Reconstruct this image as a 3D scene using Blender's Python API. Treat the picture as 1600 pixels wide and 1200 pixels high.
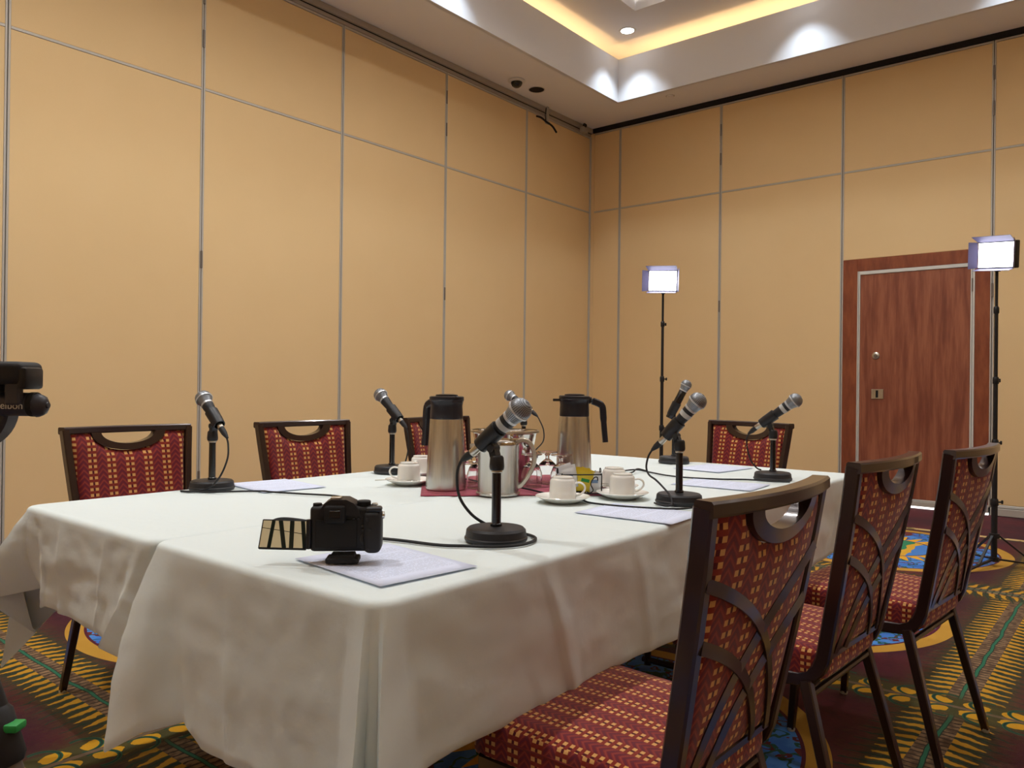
import bpy, bmesh, math, random
from mathutils import Vector, Matrix, noise
random.seed(7)
PI = math.pi
S = bpy.context.scene
for o in list(bpy.data.objects): bpy.data.objects.remove(o, do_unlink=True)
C = S.collection
def R(d): return math.radians(d)

# ------------------------------------------------------------------ camera
YAW, PITCH, ROLL = 0.68727, 0.002606, 0.011604
cd = bpy.data.cameras.new('camera'); cam = bpy.data.objects.new('camera', cd); C.objects.link(cam)
cd.sensor_fit = 'HORIZONTAL'; cd.sensor_width = 36.0; cd.lens = 1220.0/1600.0*36.0
cd.clip_start = 0.05; cd.clip_end = 100
fw = Vector((math.cos(YAW)*math.cos(PITCH), math.sin(YAW)*math.cos(PITCH), math.sin(PITCH)))
rt = Vector((math.sin(YAW), -math.cos(YAW), 0)); up = rt.cross(fw)
r2 = rt*math.cos(ROLL)+up*math.sin(ROLL); u2 = -rt*math.sin(ROLL)+up*math.cos(ROLL)
cam.matrix_world = Matrix(((r2.x,u2.x,-fw.x,-7.98734),(r2.y,u2.y,-fw.y,-5.34909),(r2.z,u2.z,-fw.z,1.09),(0,0,0,1)))
S.camera = cam
# ------------------------------------------------------------------ world, exposure
w = bpy.data.worlds.new('world'); S.world = w; w.use_nodes = True
w.node_tree.nodes['Background'].inputs[0].default_value = (0.5,0.5,0.55,1)
w.node_tree.nodes['Background'].inputs[1].default_value = 0.05
S.view_settings.view_transform = 'Standard'; S.view_settings.look = 'None'
S.view_settings.gamma = 1.0; S.view_settings.use_curve_mapping = False
S.view_settings.exposure = -0.24
DOWN_W = 150.0          # ceiling downlights
DOWN_C = (1.0,0.99,0.97)
COVE_E = 3.0
# relative power of the downlights, rows from the left wall outwards, columns from the right wall
POWER = ((.5,.5,.5,.5,.2),(.5,1.35,1.95,2.0,.1),(.5,.75,.35,.2,.1),(.5,.6,.2,.1,.1),(.2,.2,.1,.1,.1))
TRAY_FILL_E = 9.0
PANEL_E = 15.0

# ------------------------------------------------------------------ helpers
def lin(r,g,b):
    f = lambda c: (c/255/12.92) if c <= 10.3 else ((c/255+0.055)/1.055)**2.4
    return (f(r),f(g),f(b),1)
class MB:
    """collects geometry that becomes ONE mesh object"""
    def __init__(s): s.bm = bmesh.new(); s.uv = None
    def box(s, c, d, bev=0, seg=2, rot=None, taper=None):
        b = bmesh.new(); bmesh.ops.create_cube(b, size=1)
        for v in b.verts:
            k = 1.0
            if taper and v.co.z > 0: k = taper
            v.co = Vector((v.co.x*d[0]*k, v.co.y*d[1]*k, v.co.z*d[2]))
        if bev: bmesh.ops.bevel(b, geom=list(b.edges), offset=bev, segments=seg, affect='EDGES', profile=0.5)
        m = Matrix.Translation(c)
        if rot is not None: m = m @ rot
        b.transform(m); s._add(b); return s
    def _add(s, b):
        me = bpy.data.meshes.new('t'); b.to_mesh(me); b.free(); s.bm.from_mesh(me); bpy.data.meshes.remove(me)
    def lathe(s, prof, seg=32, c=(0,0,0), m=None):
        rings = []; M0 = Matrix.Translation(c) @ (m or Matrix())
        for r,z in prof:
            if r < 1e-5: rings.append([s.bm.verts.new(M0 @ Vector((0,0,z)))])
            else: rings.append([s.bm.verts.new(M0 @ Vector((r*math.cos(2*PI*k/seg), r*math.sin(2*PI*k/seg), z))) for k in range(seg)])
        for a,b in zip(rings, rings[1:]):
            if len(a)==1 and len(b)==1: continue
            for k in range(seg):
                k2=(k+1)%seg
                if len(a)==1: s.bm.faces.new((a[0],b[k2],b[k]))
                elif len(b)==1: s.bm.faces.new((a[k],a[k2],b[0]))
                else: s.bm.faces.new((a[k],a[k2],b[k2],b[k]))
        return s
    def sweep(s, pts, sec, up=(0,0,1), closed=False, scale=None, cap=True):
        """sweep a closed 2-D section (list of (a,b)) along pts; a = side, b = up-ish"""
        P = [Vector(p) for p in pts]; n = len(P); rings = []; upv = Vector(up)
        for i in range(n):
            if closed: t = P[(i+1)%n]-P[i-1]
            else: t = P[min(i+1,n-1)]-P[max(i-1,0)]
            t.normalize(); a = t.cross(upv)
            if a.length < 1e-4: a = t.cross(Vector((1,0,0)))
            a.normalize(); b = a.cross(t)
            k = scale[i] if scale else 1
            rings.append([s.bm.verts.new(P[i]+a*(x*k)+b*(y*k)) for x,y in sec])
        m = len(sec)
        for i in range(n if closed else n-1):
            A = rings[i]; B = rings[(i+1)%n]
            for k in range(m): s.bm.faces.new((A[k],A[(k+1)%m],B[(k+1)%m],B[k]))
        if cap and not closed:
            s.bm.faces.new(rings[0][::-1]); s.bm.faces.new(rings[-1])
        return s
    def tube(s, pts, r, seg=8, closed=False, scale=None):
        sec = [(r*math.cos(2*PI*k/seg), r*math.sin(2*PI*k/seg)) for k in range(seg)]
        P = [Vector(p) for p in pts]; n = len(P); rings = []
        prev = None
        for i in range(n):
            if closed: t = P[(i+1)%n]-P[i-1]
            else: t = P[min(i+1,n-1)]-P[max(i-1,0)]
            t.normalize()
            if prev is None:
                prev = Vector((0,0,1)) if abs(t.z) < .9 else Vector((1,0,0))
            a = prev - t*prev.dot(t); a.normalize(); prev = a; b = t.cross(a)
            k = scale[i] if scale else 1
            rings.append([s.bm.verts.new(P[i]+a*(x*k)+b*(y*k)) for x,y in sec])
        for i in range(n if closed else n-1):
            A = rings[i]; B = rings[(i+1)%n]
            for k in range(seg): s.bm.faces.new((A[k],A[(k+1)%seg],B[(k+1)%seg],B[k]))
        if not closed:
            s.bm.faces.new(rings[0][::-1]); s.bm.faces.new(rings[-1])
        return s
    def grid(s, rows, wrap=False):
        """rows of points -> quads"""
        V = [[s.bm.verts.new(p) for p in r] for r in rows]
        for a,b in zip(V, V[1:]):
            n = len(a)
            for k in range(n if wrap else n-1): s.bm.faces.new((a[k],a[(k+1)%n],b[(k+1)%n],b[k]))
        return V
    def prism(s, poly, z0, z1, m=None):
        """polygon in xy extruded in z"""
        m = m or Matrix()
        a = [s.bm.verts.new(m @ Vector((x,y,z0))) for x,y in poly]; b = [s.bm.verts.new(m @ Vector((x,y,z1))) for x,y in poly]
        n = len(a); s.bm.faces.new(a[::-1]); s.bm.faces.new(b)
        for k in range(n): s.bm.faces.new((a[k],a[(k+1)%n],b[(k+1)%n],b[k]))
        return s
    def boxuv(s, k=1.0):
        l = s.bm.loops.layers.uv.new('UVMap')
        s.bm.normal_update()
        for f in s.bm.faces:
            n = f.normal
            for lp in f.loops:
                c = lp.vert.co
                if abs(n.z) > .6: lp[l].uv = (c.x*k,c.y*k)
                elif abs(n.y) >= abs(n.x): lp[l].uv = (c.x*k,c.z*k)
                else: lp[l].uv = (c.y*k,c.z*k)
        return s
    def xform(s, m): s.bm.transform(m); return s
    def build(s, name, mat, parent=None, smooth=True, angle=35, fix=True):
        me = bpy.data.meshes.new(name)
        if fix: bmesh.ops.recalc_face_normals(s.bm, faces=s.bm.faces)
        s.bm.to_mesh(me); s.bm.free()
        me.materials.append(mat)
        if smooth:
            me.shade_smooth()
            try: me.set_sharp_from_angle(angle=R(angle))
            except Exception: pass
        o = bpy.data.objects.new(name, me); C.objects.link(o)
        if parent: o.parent = parent
        return o
def tag(o, label=None, cat=None, group=None, kind=None):
    if label: o['label'] = label
    if cat: o['category'] = cat
    if group: o['group'] = group
    if kind: o['kind'] = kind
    return o
def empty(name, loc=(0,0,0), rz=0, label=None, cat=None, group=None, kind=None):
    o = bpy.data.objects.new(name, None); C.objects.link(o); o.empty_display_size = .1
    o.location = loc; o.rotation_euler = (0,0,rz)
    return tag(o, label, cat, group, kind)
def dup(root, loc, rz=0, label=None, group=None):
    r = root.copy(); C.objects.link(r); r.location = loc; r.rotation_euler = (0,0,rz)
    if label: r['label'] = label
    if group: r['group'] = group
    for ch in list(root.children):
        c = ch.copy(); C.objects.link(c); c.parent = r
        for g in list(ch.children):
            d = g.copy(); C.objects.link(d); d.parent = c
    return r
def bez(p0,p1,p2,n):
    p0,p1,p2 = Vector(p0),Vector(p1),Vector(p2)
    return [p0*(1-t)**2+p1*2*t*(1-t)+p2*t*t for t in [i/n for i in range(n+1)]]
def spline(pts, n=6):
    """Catmull-Rom through points"""
    P = [Vector(p) for p in pts]; P = [P[0]*2-P[1]]+P+[P[-1]*2-P[-2]]; out = []
    for i in range(1,len(P)-2):
        a,b,c,d = P[i-1:i+3]
        for k in range(n):
            t = k/n
            out.append(0.5*((2*b)+(c-a)*t+(2*a-5*b+4*c-d)*t*t+(3*b-a-3*c+d)*t**3))
    out.append(P[-2]); return out
def align(d):
    return Vector((0,0,1)).rotation_difference(Vector(d)).to_matrix().to_4x4()

# ------------------------------------------------------------------ node helpers
class N:
    nt = None
    def __init__(s, sock): s.s = sock
    def _m(op, *a):
        n = N.nt.nodes.new('ShaderNodeMath'); n.operation = op
        for i,x in enumerate(a):
            if isinstance(x, N): N.nt.links.new(x.s, n.inputs[i])
            else: n.inputs[i].default_value = x
        return N(n.outputs[0])
    def __add__(s,o): return N._m('ADD',s,o)
    __radd__ = __add__
    def __sub__(s,o): return N._m('SUBTRACT',s,o)
    def __rsub__(s,o): return N._m('SUBTRACT',o,s)
    def __mul__(s,o): return N._m('MULTIPLY',s,o)
    __rmul__ = __mul__
    def __truediv__(s,o): return N._m('DIVIDE',s,o)
    def lt(s,o): return N._m('LESS_THAN',s,o)
    def gt(s,o): return N._m('GREATER_THAN',s,o)
    def abs(s): return N._m('ABSOLUTE',s)
    def mod(s,o): return N._m('FLOORED_MODULO',s,o)
    def fr(s): return N._m('FRACT',s)
    def mn(s,o): return N._m('MINIMUM',s,o)
    def mx(s,o): return N._m('MAXIMUM',s,o)
    def sqrt(s): return N._m('SQRT',s)
    def floor(s): return N._m('FLOOR',s)
def smooth(x, a, b):
    n = N.nt.nodes.new('ShaderNodeMapRange'); n.interpolation_type='SMOOTHSTEP'
    N.nt.links.new(x.s, n.inputs[0]); n.inputs[1].default_value=a; n.inputs[2].default_value=b
    return N(n.outputs[0])
def col(c):
    n = N.nt.nodes.new('ShaderNodeRGB'); n.outputs[0].default_value = c; return N(n.outputs[0])
def mix(f, a, b):
    n = N.nt.nodes.new('ShaderNodeMix'); n.data_type='RGBA'
    L = N.nt.links.new
    if isinstance(f,N): L(f.s, n.inputs[0])
    else: n.inputs[0].default_value = f
    for k,x in ((6,a),(7,b)):
        if isinstance(x,N): L(x.s, n.inputs[k])
        else: n.inputs[k].default_value = x
    return N(n.outputs[2])
def nz(scale, detail=2, vec=None, stretch=None, rough=.5, coord='Object'):
    nt = N.nt
    if vec is None:
        tc = nt.nodes.new('ShaderNodeTexCoord'); vec = N(tc.outputs[coord])
    if stretch:
        mp = nt.nodes.new('ShaderNodeMapping'); mp.inputs['Scale'].default_value = stretch
        nt.links.new(vec.s, mp.inputs[0]); vec = N(mp.outputs[0])
    n = nt.nodes.new('ShaderNodeTexNoise'); n.inputs['Scale'].default_value = scale; n.inputs['Detail'].default_value = detail
    n.inputs['Roughness'].default_value = rough
    nt.links.new(vec.s, n.inputs['Vector']); return N(n.outputs['Fac'])
def xyz(coord='Object'):
    tc = N.nt.nodes.new('ShaderNodeTexCoord'); sp = N.nt.nodes.new('ShaderNodeSeparateXYZ')
    N.nt.links.new(tc.outputs[coord], sp.inputs[0])
    return N(sp.outputs[0]), N(sp.outputs[1]), N(sp.outputs[2])
def mat(name, c=(.5,.5,.5,1), rough=.5, metal=0, spec=.5, emit=None, es=0, coat=0, trans=0, ior=1.45, sheen=0, alpha=1):
    m = bpy.data.materials.new(name); m.use_nodes = True
    b = m.node_tree.nodes['Principled BSDF']; N.nt = m.node_tree
    b.inputs['Base Color'].default_value = c; b.inputs['Roughness'].default_value = rough
    b.inputs['Metallic'].default_value = metal; b.inputs['Specular IOR Level'].default_value = spec
    b.inputs['Coat Weight'].default_value = coat; b.inputs['Coat Roughness'].default_value = .12
    b.inputs['Transmission Weight'].default_value = trans; b.inputs['IOR'].default_value = ior
    b.inputs['Sheen Weight'].default_value = sheen
    if emit: b.inputs['Emission Color'].default_value = emit; b.inputs['Emission Strength'].default_value = es
    m.diffuse_color = c
    return m, b
def setc(b, n, inp='Base Color'): N.nt.links.new(n.s, b.inputs[inp])
def bump(b, h, strength=.2, dist=.002):
    n = N.nt.nodes.new('ShaderNodeBump'); n.inputs['Strength'].default_value = strength; n.inputs['Distance'].default_value = dist
    N.nt.links.new(h.s, n.inputs['Height']); N.nt.links.new(n.outputs[0], b.inputs['Normal'])

# ------------------------------------------------------------------ materials
M = {}
m,b = mat('wall_fabric', lin(232,196,142), .85, spec=.25)
n1 = nz(3, 3); n2 = nz(220, 2)
setc(b, mix(n1, lin(229,198,147), lin(234,203,153))); bump(b, n2, .25, .0015); M['wall'] = m
m,b = mat('aluminium_trim', lin(190,184,174), .45, .12); M['alu'] = m
m,b = mat('aluminium_light', lin(214,212,204), .4, .1); M['alul'] = m
m,b = mat('dark_gap', lin(22,20,24), .8); M['gap'] = m
m,b = mat('grey_track', lin(172,164,152), .55, .05); M['track'] = m
m,b = mat('hinge_metal', lin(120,112,104), .45, .5); M['hinge'] = m
m,b = mat('ceiling_paint', lin(226,226,228), .9, spec=.2)
bump(b, nz(90,3), .1, .001); M['ceil'] = m
m,b = mat('soffit_paint', lin(240,240,242), .9, spec=.2); bump(b, nz(90,3), .1, .001); M['soffit'] = m
m,b = mat('cherry_laminate', lin(150,84,50), .38, coat=.15)
g = nz(2.2, 6, stretch=(7,7,.7), rough=.6); g2 = nz(30, 3, stretch=(3,3,.12), rough=.6)
setc(b, mix(g2*.45, mix(smooth(g,.3,.7), lin(126,66,48), lin(176,108,78)), lin(100,50,30))); M['wood'] = m
m,b = mat('cherry_frame', lin(140,72,44), .35, coat=.2)
g = nz(3, 5, stretch=(4,4,1), rough=.6); setc(b, mix(smooth(g,.3,.7), lin(120,58,36), lin(152,84,52))); M['wood2'] = m
m,b = mat('white_light', lin(255,255,255), .5, emit=(.85,.93,1,1), es=14); M['can'] = m
m,b = mat('cove_lamp', lin(255,220,170), .5, emit=(1,.62,.27,1), es=COVE_E*5); M['cove'] = m
m,b = mat('tray_fill', lin(255,240,220), .5, emit=(1,.92,.82,1), es=TRAY_FILL_E); M['tray'] = m
m,b = mat('led_face', lin(255,255,255), .5, emit=(.88,.90,1,1), es=PANEL_E); M['led'] = m
m,b = mat('door_gap_glow', lin(255,255,255), .5, emit=(1,.98,.94,1), es=2.2); M['glow'] = m
m,b = mat('barn_door', lin(96,92,122), .6); M['barn'] = m
m,b = mat('white_plastic', lin(214,212,206), .45); M['white'] = m
m,b = mat('black_plastic', lin(26,26,30), .42); M['blk'] = m
m,b = mat('black_matte', lin(20,20,22), .7); M['matte'] = m
m,b = mat('black_rubber', lin(30,30,33), .6); M['rub'] = m
m,b = mat('black_gloss', lin(12,13,18), .22, coat=.4); M['gloss'] = m
m,b = mat('powder_black', lin(38,38,42), .5); bump(b, nz(600,2), .3, .0006); M['powder'] = m
m,b = mat('dark_bronze_frame', lin(50,32,30), .28, .25, coat=.5); M['frame'] = m
m,b = mat('glide', lin(190,190,185), .4); M['glide'] = m
m,b = mat('dark_grey_plastic', lin(58,57,66), .42); M['grey'] = m
m,b = mat('leg_metal', lin(104,94,88), .45, .4); M['legmetal'] = m
# table cloth
m,b = mat('cloth', lin(224,234,234), .8, spec=.25, sheen=.1)
bump(b, nz(9, 4, rough=.6)*1.0 + nz(900,1)*.06, .22, .012); M['cloth'] = m
m,b = mat('napkin_cloth', lin(158,52,80), .85, sheen=.3); bump(b, nz(22,3), .5, .01); M['napkin'] = m
m,b = mat('paper', lin(224,232,255), .8, spec=.2)
x,y,z = xyz()
inx = x.abs().lt(.078 + nz(90,1,stretch=(0.02,1,1))*.02); rows = ((y*150).fr()).lt(.40)
blocks = ((y*12+.3).fr()).gt(.12); iny = y.abs().lt(.105); w_ = nz(260,1,stretch=(1,.6,1)).gt(.42)
setc(b, mix(inx*rows*iny*blocks*w_*.30, lin(224,232,255), lin(70,72,84))); M['paper'] = m
m,b = mat('steel', lin(178,172,164), .27, 1.0)
setc(b, mix(nz(3,3,stretch=(120,120,1)), lin(182,178,172), lin(214,211,204))); M['steel'] = m
m,b = mat('polished_steel', lin(205,203,198), .1, 1.0); M['chrome'] = m
m,b = mat('satin_nickel', lin(196,190,178), .3, 1.0); M['nickel'] = m
m,b = mat('navy_black_plastic', lin(28,27,36), .35); M['navy'] = m
m,b = mat('china', lin(240,238,232), .16, coat=.3); M['china'] = m
m,b = mat('glass', (1,1,1,1), .02, trans=1, ior=1.45); M['glass'] = m
m,b = mat('sugar_white', lin(232,234,238), .6); M['sugarw'] = m
m,b = mat('sugar_yellow', lin(226,200,60), .55); M['sugary'] = m
m,b = mat('sugar_print', lin(120,150,190), .55); M['sugarb'] = m
m,b = mat('green_print', lin(40,150,70), .5); M['green'] = m
# microphone grille
m,b = mat('mic_grille', lin(170,174,182), .4, .7)
u_,v_,q_ = xyz('UV')
N.nt = m.node_tree
chk = ((u_*34).fr()-.5).abs()*1.0; chk2 = ((v_*22).fr()-.5).abs()
hole = chk.lt(.3)*chk2.lt(.3)
setc(b, mix(hole, lin(158,162,168), lin(44,46,52))); bump(b, 1-hole, .6, .001); M['grille'] = m
m,b = mat('mic_band', lin(200,202,206), .35, .6); M['band'] = m
m,b = mat('mic_body', lin(40,41,45), .5, .3); M['micbody'] = m
m,b = mat('sticker', lin(186,186,184), .5); M['sticker'] = m
# chair upholstery
m,b = mat('chair_fabric', lin(140,40,35), .9, spec=.2, sheen=.25)
u_,v_,q_ = xyz('UV')
PX, PZ = .068, .0200
a = (u_/PX).fr()*PX; row = (v_/PZ).fr(); row2 = (v_/PZ+.5).fr()
c1 = ((a-.009).abs()).lt(.0056); c2 = ((a-.0275).abs()).lt(.0056); cm = ((a-.01825).abs()).lt(.0036)
g1 = c1*row.lt(.5); g2_ = c2*row.lt(.5); dk = cm*row.lt(.5)
ce = (a-.0510).abs(); zig = ((v_ + ce*1.1)/PZ*1.0).fr()
chv = ce.lt(.0165)
base = mix(nz(500,2,coord='UV'), lin(122,34,30), lin(150,52,40))
fine = ((u_+v_)*330).fr().lt(.3)
base = mix(fine*.35, base, lin(96,22,40))
base = mix(chv*zig.lt(.5), base, lin(104,30,44)); base = mix(chv*((zig-.72).abs().lt(.06)), base, lin(146,62,56))
base = mix((c1+c2)*row.gt(.5), base, lin(132,40,22)); base = mix(dk, base, lin(84,10,24))
stripe = ((u_/.0028).fr()).lt(.22)
gold = mix(stripe*.45, lin(222,168,100), lin(150,88,46))
base = mix((g1+g2_).mn(1.0), base, gold); setc(b, base); bump(b, nz(700,2,coord='UV'), .3, .001); M['fabric'] = m

# ---- carpet
m,b = mat('carpet', lin(70,20,32), .97, spec=.1, sheen=.12)
x,y,z = xyz(); P = 1.885
nA = nz(1.6,4); nB = nz(14,5,rough=.7); nC = nz(70,3,rough=.7)
field = mix(smooth(nA,.35,.65), lin(60,16,36), lin(92,24,38))
field = mix(smooth(nB,.45,.75)*.7, field, lin(44,10,22)); field = mix(smooth(nC,.5,.8)*.35, field, lin(120,44,32))
def lines(t, off):
    q = (t-off)/P + .5; k = q.floor(); d = (q.fr()-.5)*P
    par = (k*.5).fr().gt(.25)      # 1 for odd k
    return d, d.abs(), par
dx,ax,kx = lines(x,-4.92); dy,ay,ky = lines(y,-4.83)
# ladder strips: rows k even (along x) and columns k odd (along y)
nF = nz(34,4,rough=.75); nS = nz(9,3)
nG = nz(26,2)
def ladder(dd, ad, al, on, base, fst):
    jit = (nF-.5)*.06
    sp = ((al+(nG-.5)*.03+ad*.25)/.054).fr(); tri = (sp-.5).abs()*2  # 0 centre of spike
    fringe = (1-smooth(ad + nF*.26,.16,.42))*on
    fur = nz(60,3,stretch=fst,rough=.7)
    base = mix(fringe*.75, base, mix(smooth(fur,.35,.65), lin(52,40,22), lin(112,82,30))); base = mix(fringe*(fur.gt(.60))*.6, base, lin(34,52,34))
    body = smooth(.17+jit-ad,0,.05)*on
    base = mix(body*.7, base, lin(50,56,32))
    gold_ = tri.lt(.62-(ad-.045)*5.2)*ad.lt(.135+jit)*on
    grn = ((sp+.5).fr()-.5).abs().lt(.13-(ad-.04)*.5)*ad.lt(.20)*on
    base = mix(gold_, base, lin(192,140,32)); base = mix(grn, base, lin(28,54,40))
    core = ad.lt(.045)*on
    base = mix(core, base, mix(((al+nF*.02)/.03).fr().gt(.3), lin(60,42,34), mix(smooth(nG,.4,.6), lin(96,72,52), lin(140,112,82))))
    wv = (nz(5,2)-.5)*.03
    base = mix((dd+wv).abs().lt(.0085)*on, base, lin(20,40,32)); base = mix((dd+wv).abs().lt(.0055)*on, base, lin(38,108,80))
    return base
jit_ = (nF-.5)*.05
def crescent(dd, ad, al, on, base):
    fringe = (1-smooth(ad + nF*.16,.10,.28))*on
    base = mix(fringe*.8, base, lin(74,58,28))
    per = .115; a1 = ((al/per).fr()-.5)*per; side = dd
    blob = ad.lt(.078)*on*((a1*a1*.7+ (ad-.040)*(ad-.040)).sqrt().lt(.034+(nG-.5)*.03))
    base = mix(ad.lt(.085+jit_)*on*.8, base, lin(70,68,34)); base = mix(blob, base, lin(206,150,30))
    a2 = ((al/per+.25).fr()-.5)*per
    rr = (a2*a2+(ad-.06)*(ad-.06)).sqrt(); ring = (rr-.05).abs().lt(.0065)*on*a2.gt(-.02)
    base = mix(ring, base, lin(34,92,66))
    base = mix((ring*(rr-.05).abs().lt(.003)), base, lin(20,50,40))
    base = mix(ad.lt(.010)*on, base, lin(112,90,70))
    return base
pat = field
room = x.lt(-1.25)
pat = ladder(dy,ay,x,(1-ky)*room,pat,(2.2,.35,1)); pat = ladder(dx,ax,y,kx*room,pat,(.35,2.2,1))
pat = crescent(dx,ax,y,(1-kx)*room,pat); pat = crescent(dy,ay,x,ky*room,pat)
edge = (x+1.19).abs().lt(.035); pat = mix(edge, pat, mix((y*5+nG).fr().gt(.35), lin(120,104,50), lin(206,176,116)))
# medallions
cx = ((x+4.92)/P).fr()*P-P/2; cy = ((y+4.83)/P).fr()*P-P/2
r = (cx*cx+cy*cy).sqrt(); ang = N._m('ARCTAN2',cy,cx)
inside = r.lt(.785)*room
med = mix(nz(5,4), lin(206,160,60), lin(178,126,44))                      # gold ring
med = mix(r.lt(.712), med, lin(84,14,44))
blue = mix(smooth(nz(7,3),.4,.6), lin(54,112,200), lin(76,140,216))
sq = nz(11,2); sq2 = nz(13,2,stretch=(1,1,1))
blue = mix((sq-.5).abs().lt(.028), blue, lin(30,84,70)); blue = mix((sq2-.62).abs().lt(.03)*r.gt(.5), blue, lin(96,26,34))
blue = mix(nz(6,1).gt(.64), blue, lin(104,34,38))
med = mix(r.lt(.70), med, blue)
spk = ((ang*(28/(2*PI))).fr()-.5).abs()*2
med = mix(r.lt(.33+.16*(1-spk)), med, lin(236,172,40)); med = mix(r.lt(.335), med, lin(40,40,92))
yy = cy + (nz(6,2)-.5)*.12
band = mix(yy.gt(-.2), lin(70,130,206), lin(222,170,50)); band = mix(yy.gt(-.14), band, lin(40,132,92))
band = mix(yy.gt(-.06), band, lin(106,22,48)); band = mix(yy.gt(.0), band, lin(224,166,60)); band = mix(yy.gt(.14), band, lin(30,64,160)); band = mix(yy.gt(.2), band, lin(214,168,52))
med = mix(r.lt(.32), med, band)
pat = mix(inside, pat, med)
setc(b, pat); bump(b, nz(420,3), .5, .004); M['carpet'] = m

# ================================================================== SETTING
ZC = 4.24
XB, YB = -11.2, -8.8           # far walls behind the camera
mb = MB(); mb.box((XB/2,YB/2,-.05),(-XB+.4,-YB+.4,.1)); fl = mb.build('floor', M['carpet'], smooth=False); tag(fl,'patterned carpet with round medallions and gold ladder stripes',kind='structure')

def panel_wall(name, label, seams, ztop, place, end, zr=3.223, hinges=(), skip=None):
    """place(s, d, z) -> world point; s runs along the wall, d = depth into the room"""
    root = empty(name, kind='structure', label=label)
    def bx(n, s0, s1, d0, d1, z0, z1, m, bev=0, par=root):
        p0, p1 = place(s0,d0,z0), place(s1,d1,z1)
        mb = MB(); mb.box((p0+p1)/2, [abs(p1[i]-p0[i]) for i in range(3)], bev, 1)
        return mb.build(n, m, par, smooth=False)
    bx('backing', 0, end, -.12, -.03, 0, ZC+.05, M['gap'])
    edges = [0]+list(seams)+[end]
    for i,(a,c) in enumerate(zip(edges,edges[1:])):
        lo = .10
        if skip and abs(a-skip[0])<.03: lo = skip[1]
        bx('panel', a+.013, c-.013, -.03, 0, lo, zr-.008, M['wall'], .004)
        bx('panel', a+.013, c-.013, -.03, 0, zr+.008, ztop-.02, M['wall'], .004)
        bx('rail_trim', a+.015, c-.015, -.02, .003, zr-.009, zr+.009, M['alu'], .002)
        if lo == .10:
            bx('base_sweep', a+.002, c-.002, -.03, .010, .004, .070, M['alu'], .003)
            bx('base_cap', a+.002, c-.002, -.03, .004, .074, .098, M['alul'], .003)
        bx('head_trim', a+.013, c-.013, -.03, .003, ztop-.018, ztop, M['alu'], .002)
    for i,s in enumerate(seams):
        bx('seam_trim', s-.0155, s-.0025, -.03, .004, .07, ztop, M['alu'], .002)
        bx('seam_trim', s+.0025, s+.0155, -.03, .004, .07, ztop, M['alu'], .002)
        if i in hinges:
            for z0,z1 in ((3.835,3.965),(3.52,3.65),(1.92,2.045),(.26,.45)):
                bx('hinge', s-.006, s+.010, .004, .013, z0, z1, M['hinge'], .003)
    return root, bx
wl, bxl = panel_wall('wall_left', 'tan fabric operable wall of tall panels on the left', [1.264,2.527,3.784,5.046,6.297,7.56,8.82,10.08], 4.147,
    lambda s,d,z: Vector((-s,-d,z)), -XB, hinges=(1,3,5,7))
wr, bxr = panel_wall('wall_right', 'tan fabric operable wall with the wooden pass door', [.422,1.697,2.974,4.249,5.52,6.80,8.07], 4.185,
    lambda s,d,z: Vector((-d,-s,z)), -YB, hinges=(1,3,5), skip=(2.974,2.36))
bxr('corner_trim', .002, .06, 0, .012, .1, 4.18, M['wall'])
bxl('corner_trim', .0, .03, .0, .02, .1, 4.14, M['alu'], .003)
# ceiling track along the left wall
bxl('track_rail', .0, -XB, -.02, .012, 4.148, 4.180, M['track'], .003)
bxl('track_gap', .0, -XB, -.03, .008, 4.180, 4.24, M['gap'])
bxl('track_housing', .0, -XB, .010, .042, 4.187, 4.239, M['track'], .004)
bxr('track_gap', .0, -YB, -.03, .02, 4.19, 4.24, M['gap'])
for nm,c,d in (('wall_back',(XB-.1,YB/2,2.12),(.2,-YB+.4,4.3)),('wall_near',(XB/2,YB-.1,2.12),(-XB+.4,.2,4.3))):
    mb = MB(); mb.box(c,d); tag(mb.build(nm, M['wall'], smooth=False), kind='structure')

# ---- pass door in the right wall
dr = empty('door_1', kind='structure', label='cherry wood pass door set in the right wall')
bxr('trim', 2.990, 3.125, -.02, .006, .09, 2.36, M['wood2'], .003, dr)
bxr('trim', 4.118, 4.236, -.02, .006, .09, 2.36, M['wood2'], .003, dr)
bxr('trim', 3.125, 4.118, -.02, .006, 2.24, 2.36, M['wood2'], .003, dr)
bxr('edge_strip', 3.125, 3.135, -.02, .010, .02, 2.24, M['alul'], .002, dr)
bxr('edge_strip', 3.138, 3.150, -.02, .008, .02, 2.24, M['alul'], .002, dr)
bxr('edge_strip', 4.085, 4.098, -.02, .008, .02, 2.24, M['alul'], .002, dr)
bxr('edge_strip', 4.101, 4.118, -.02, .010, .02, 2.24, M['alul'], .002, dr)
bxr('head_strip', 3.150, 4.085, -.02, .009, 2.205, 2.238, M['alul'], .003, dr)
bxr('leaf', 3.151, 4.084, -.03, .002, .082, 2.203, M['wood'], .002, dr)
bxr('sweep', 3.151, 4.084, -.03, .010, .02, .066, M['alu'], .003, dr)
bxr('sweep_cap', 3.151, 4.084, -.03, .006, .068, .081, M['alul'], .002, dr)
bxr('base_block', 2.990, 3.123, -.03, .010, .02, .088, M['alu'], .003, dr)
bxr('base_block', 4.120, 4.236, -.03, .010, .02, .088, M['alu'], .003, dr)
bxr('floor_gap', 2.990, 4.236, -.03, .004, .001, .018, M['glow'], 0, dr)
bxr('hinge_pin', 4.094, 4.104, .006, .014, 1.98, 2.10, M['hinge'], .002, dr)
mb = MB(); mb.lathe([(0,.012),(.026,.012),(.033,.008),(.036,0)], 28, m=Matrix.Rotation(-PI/2,4,'Y')); mb.xform(Matrix.Translation((-.002,-3.297,1.42)))
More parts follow.
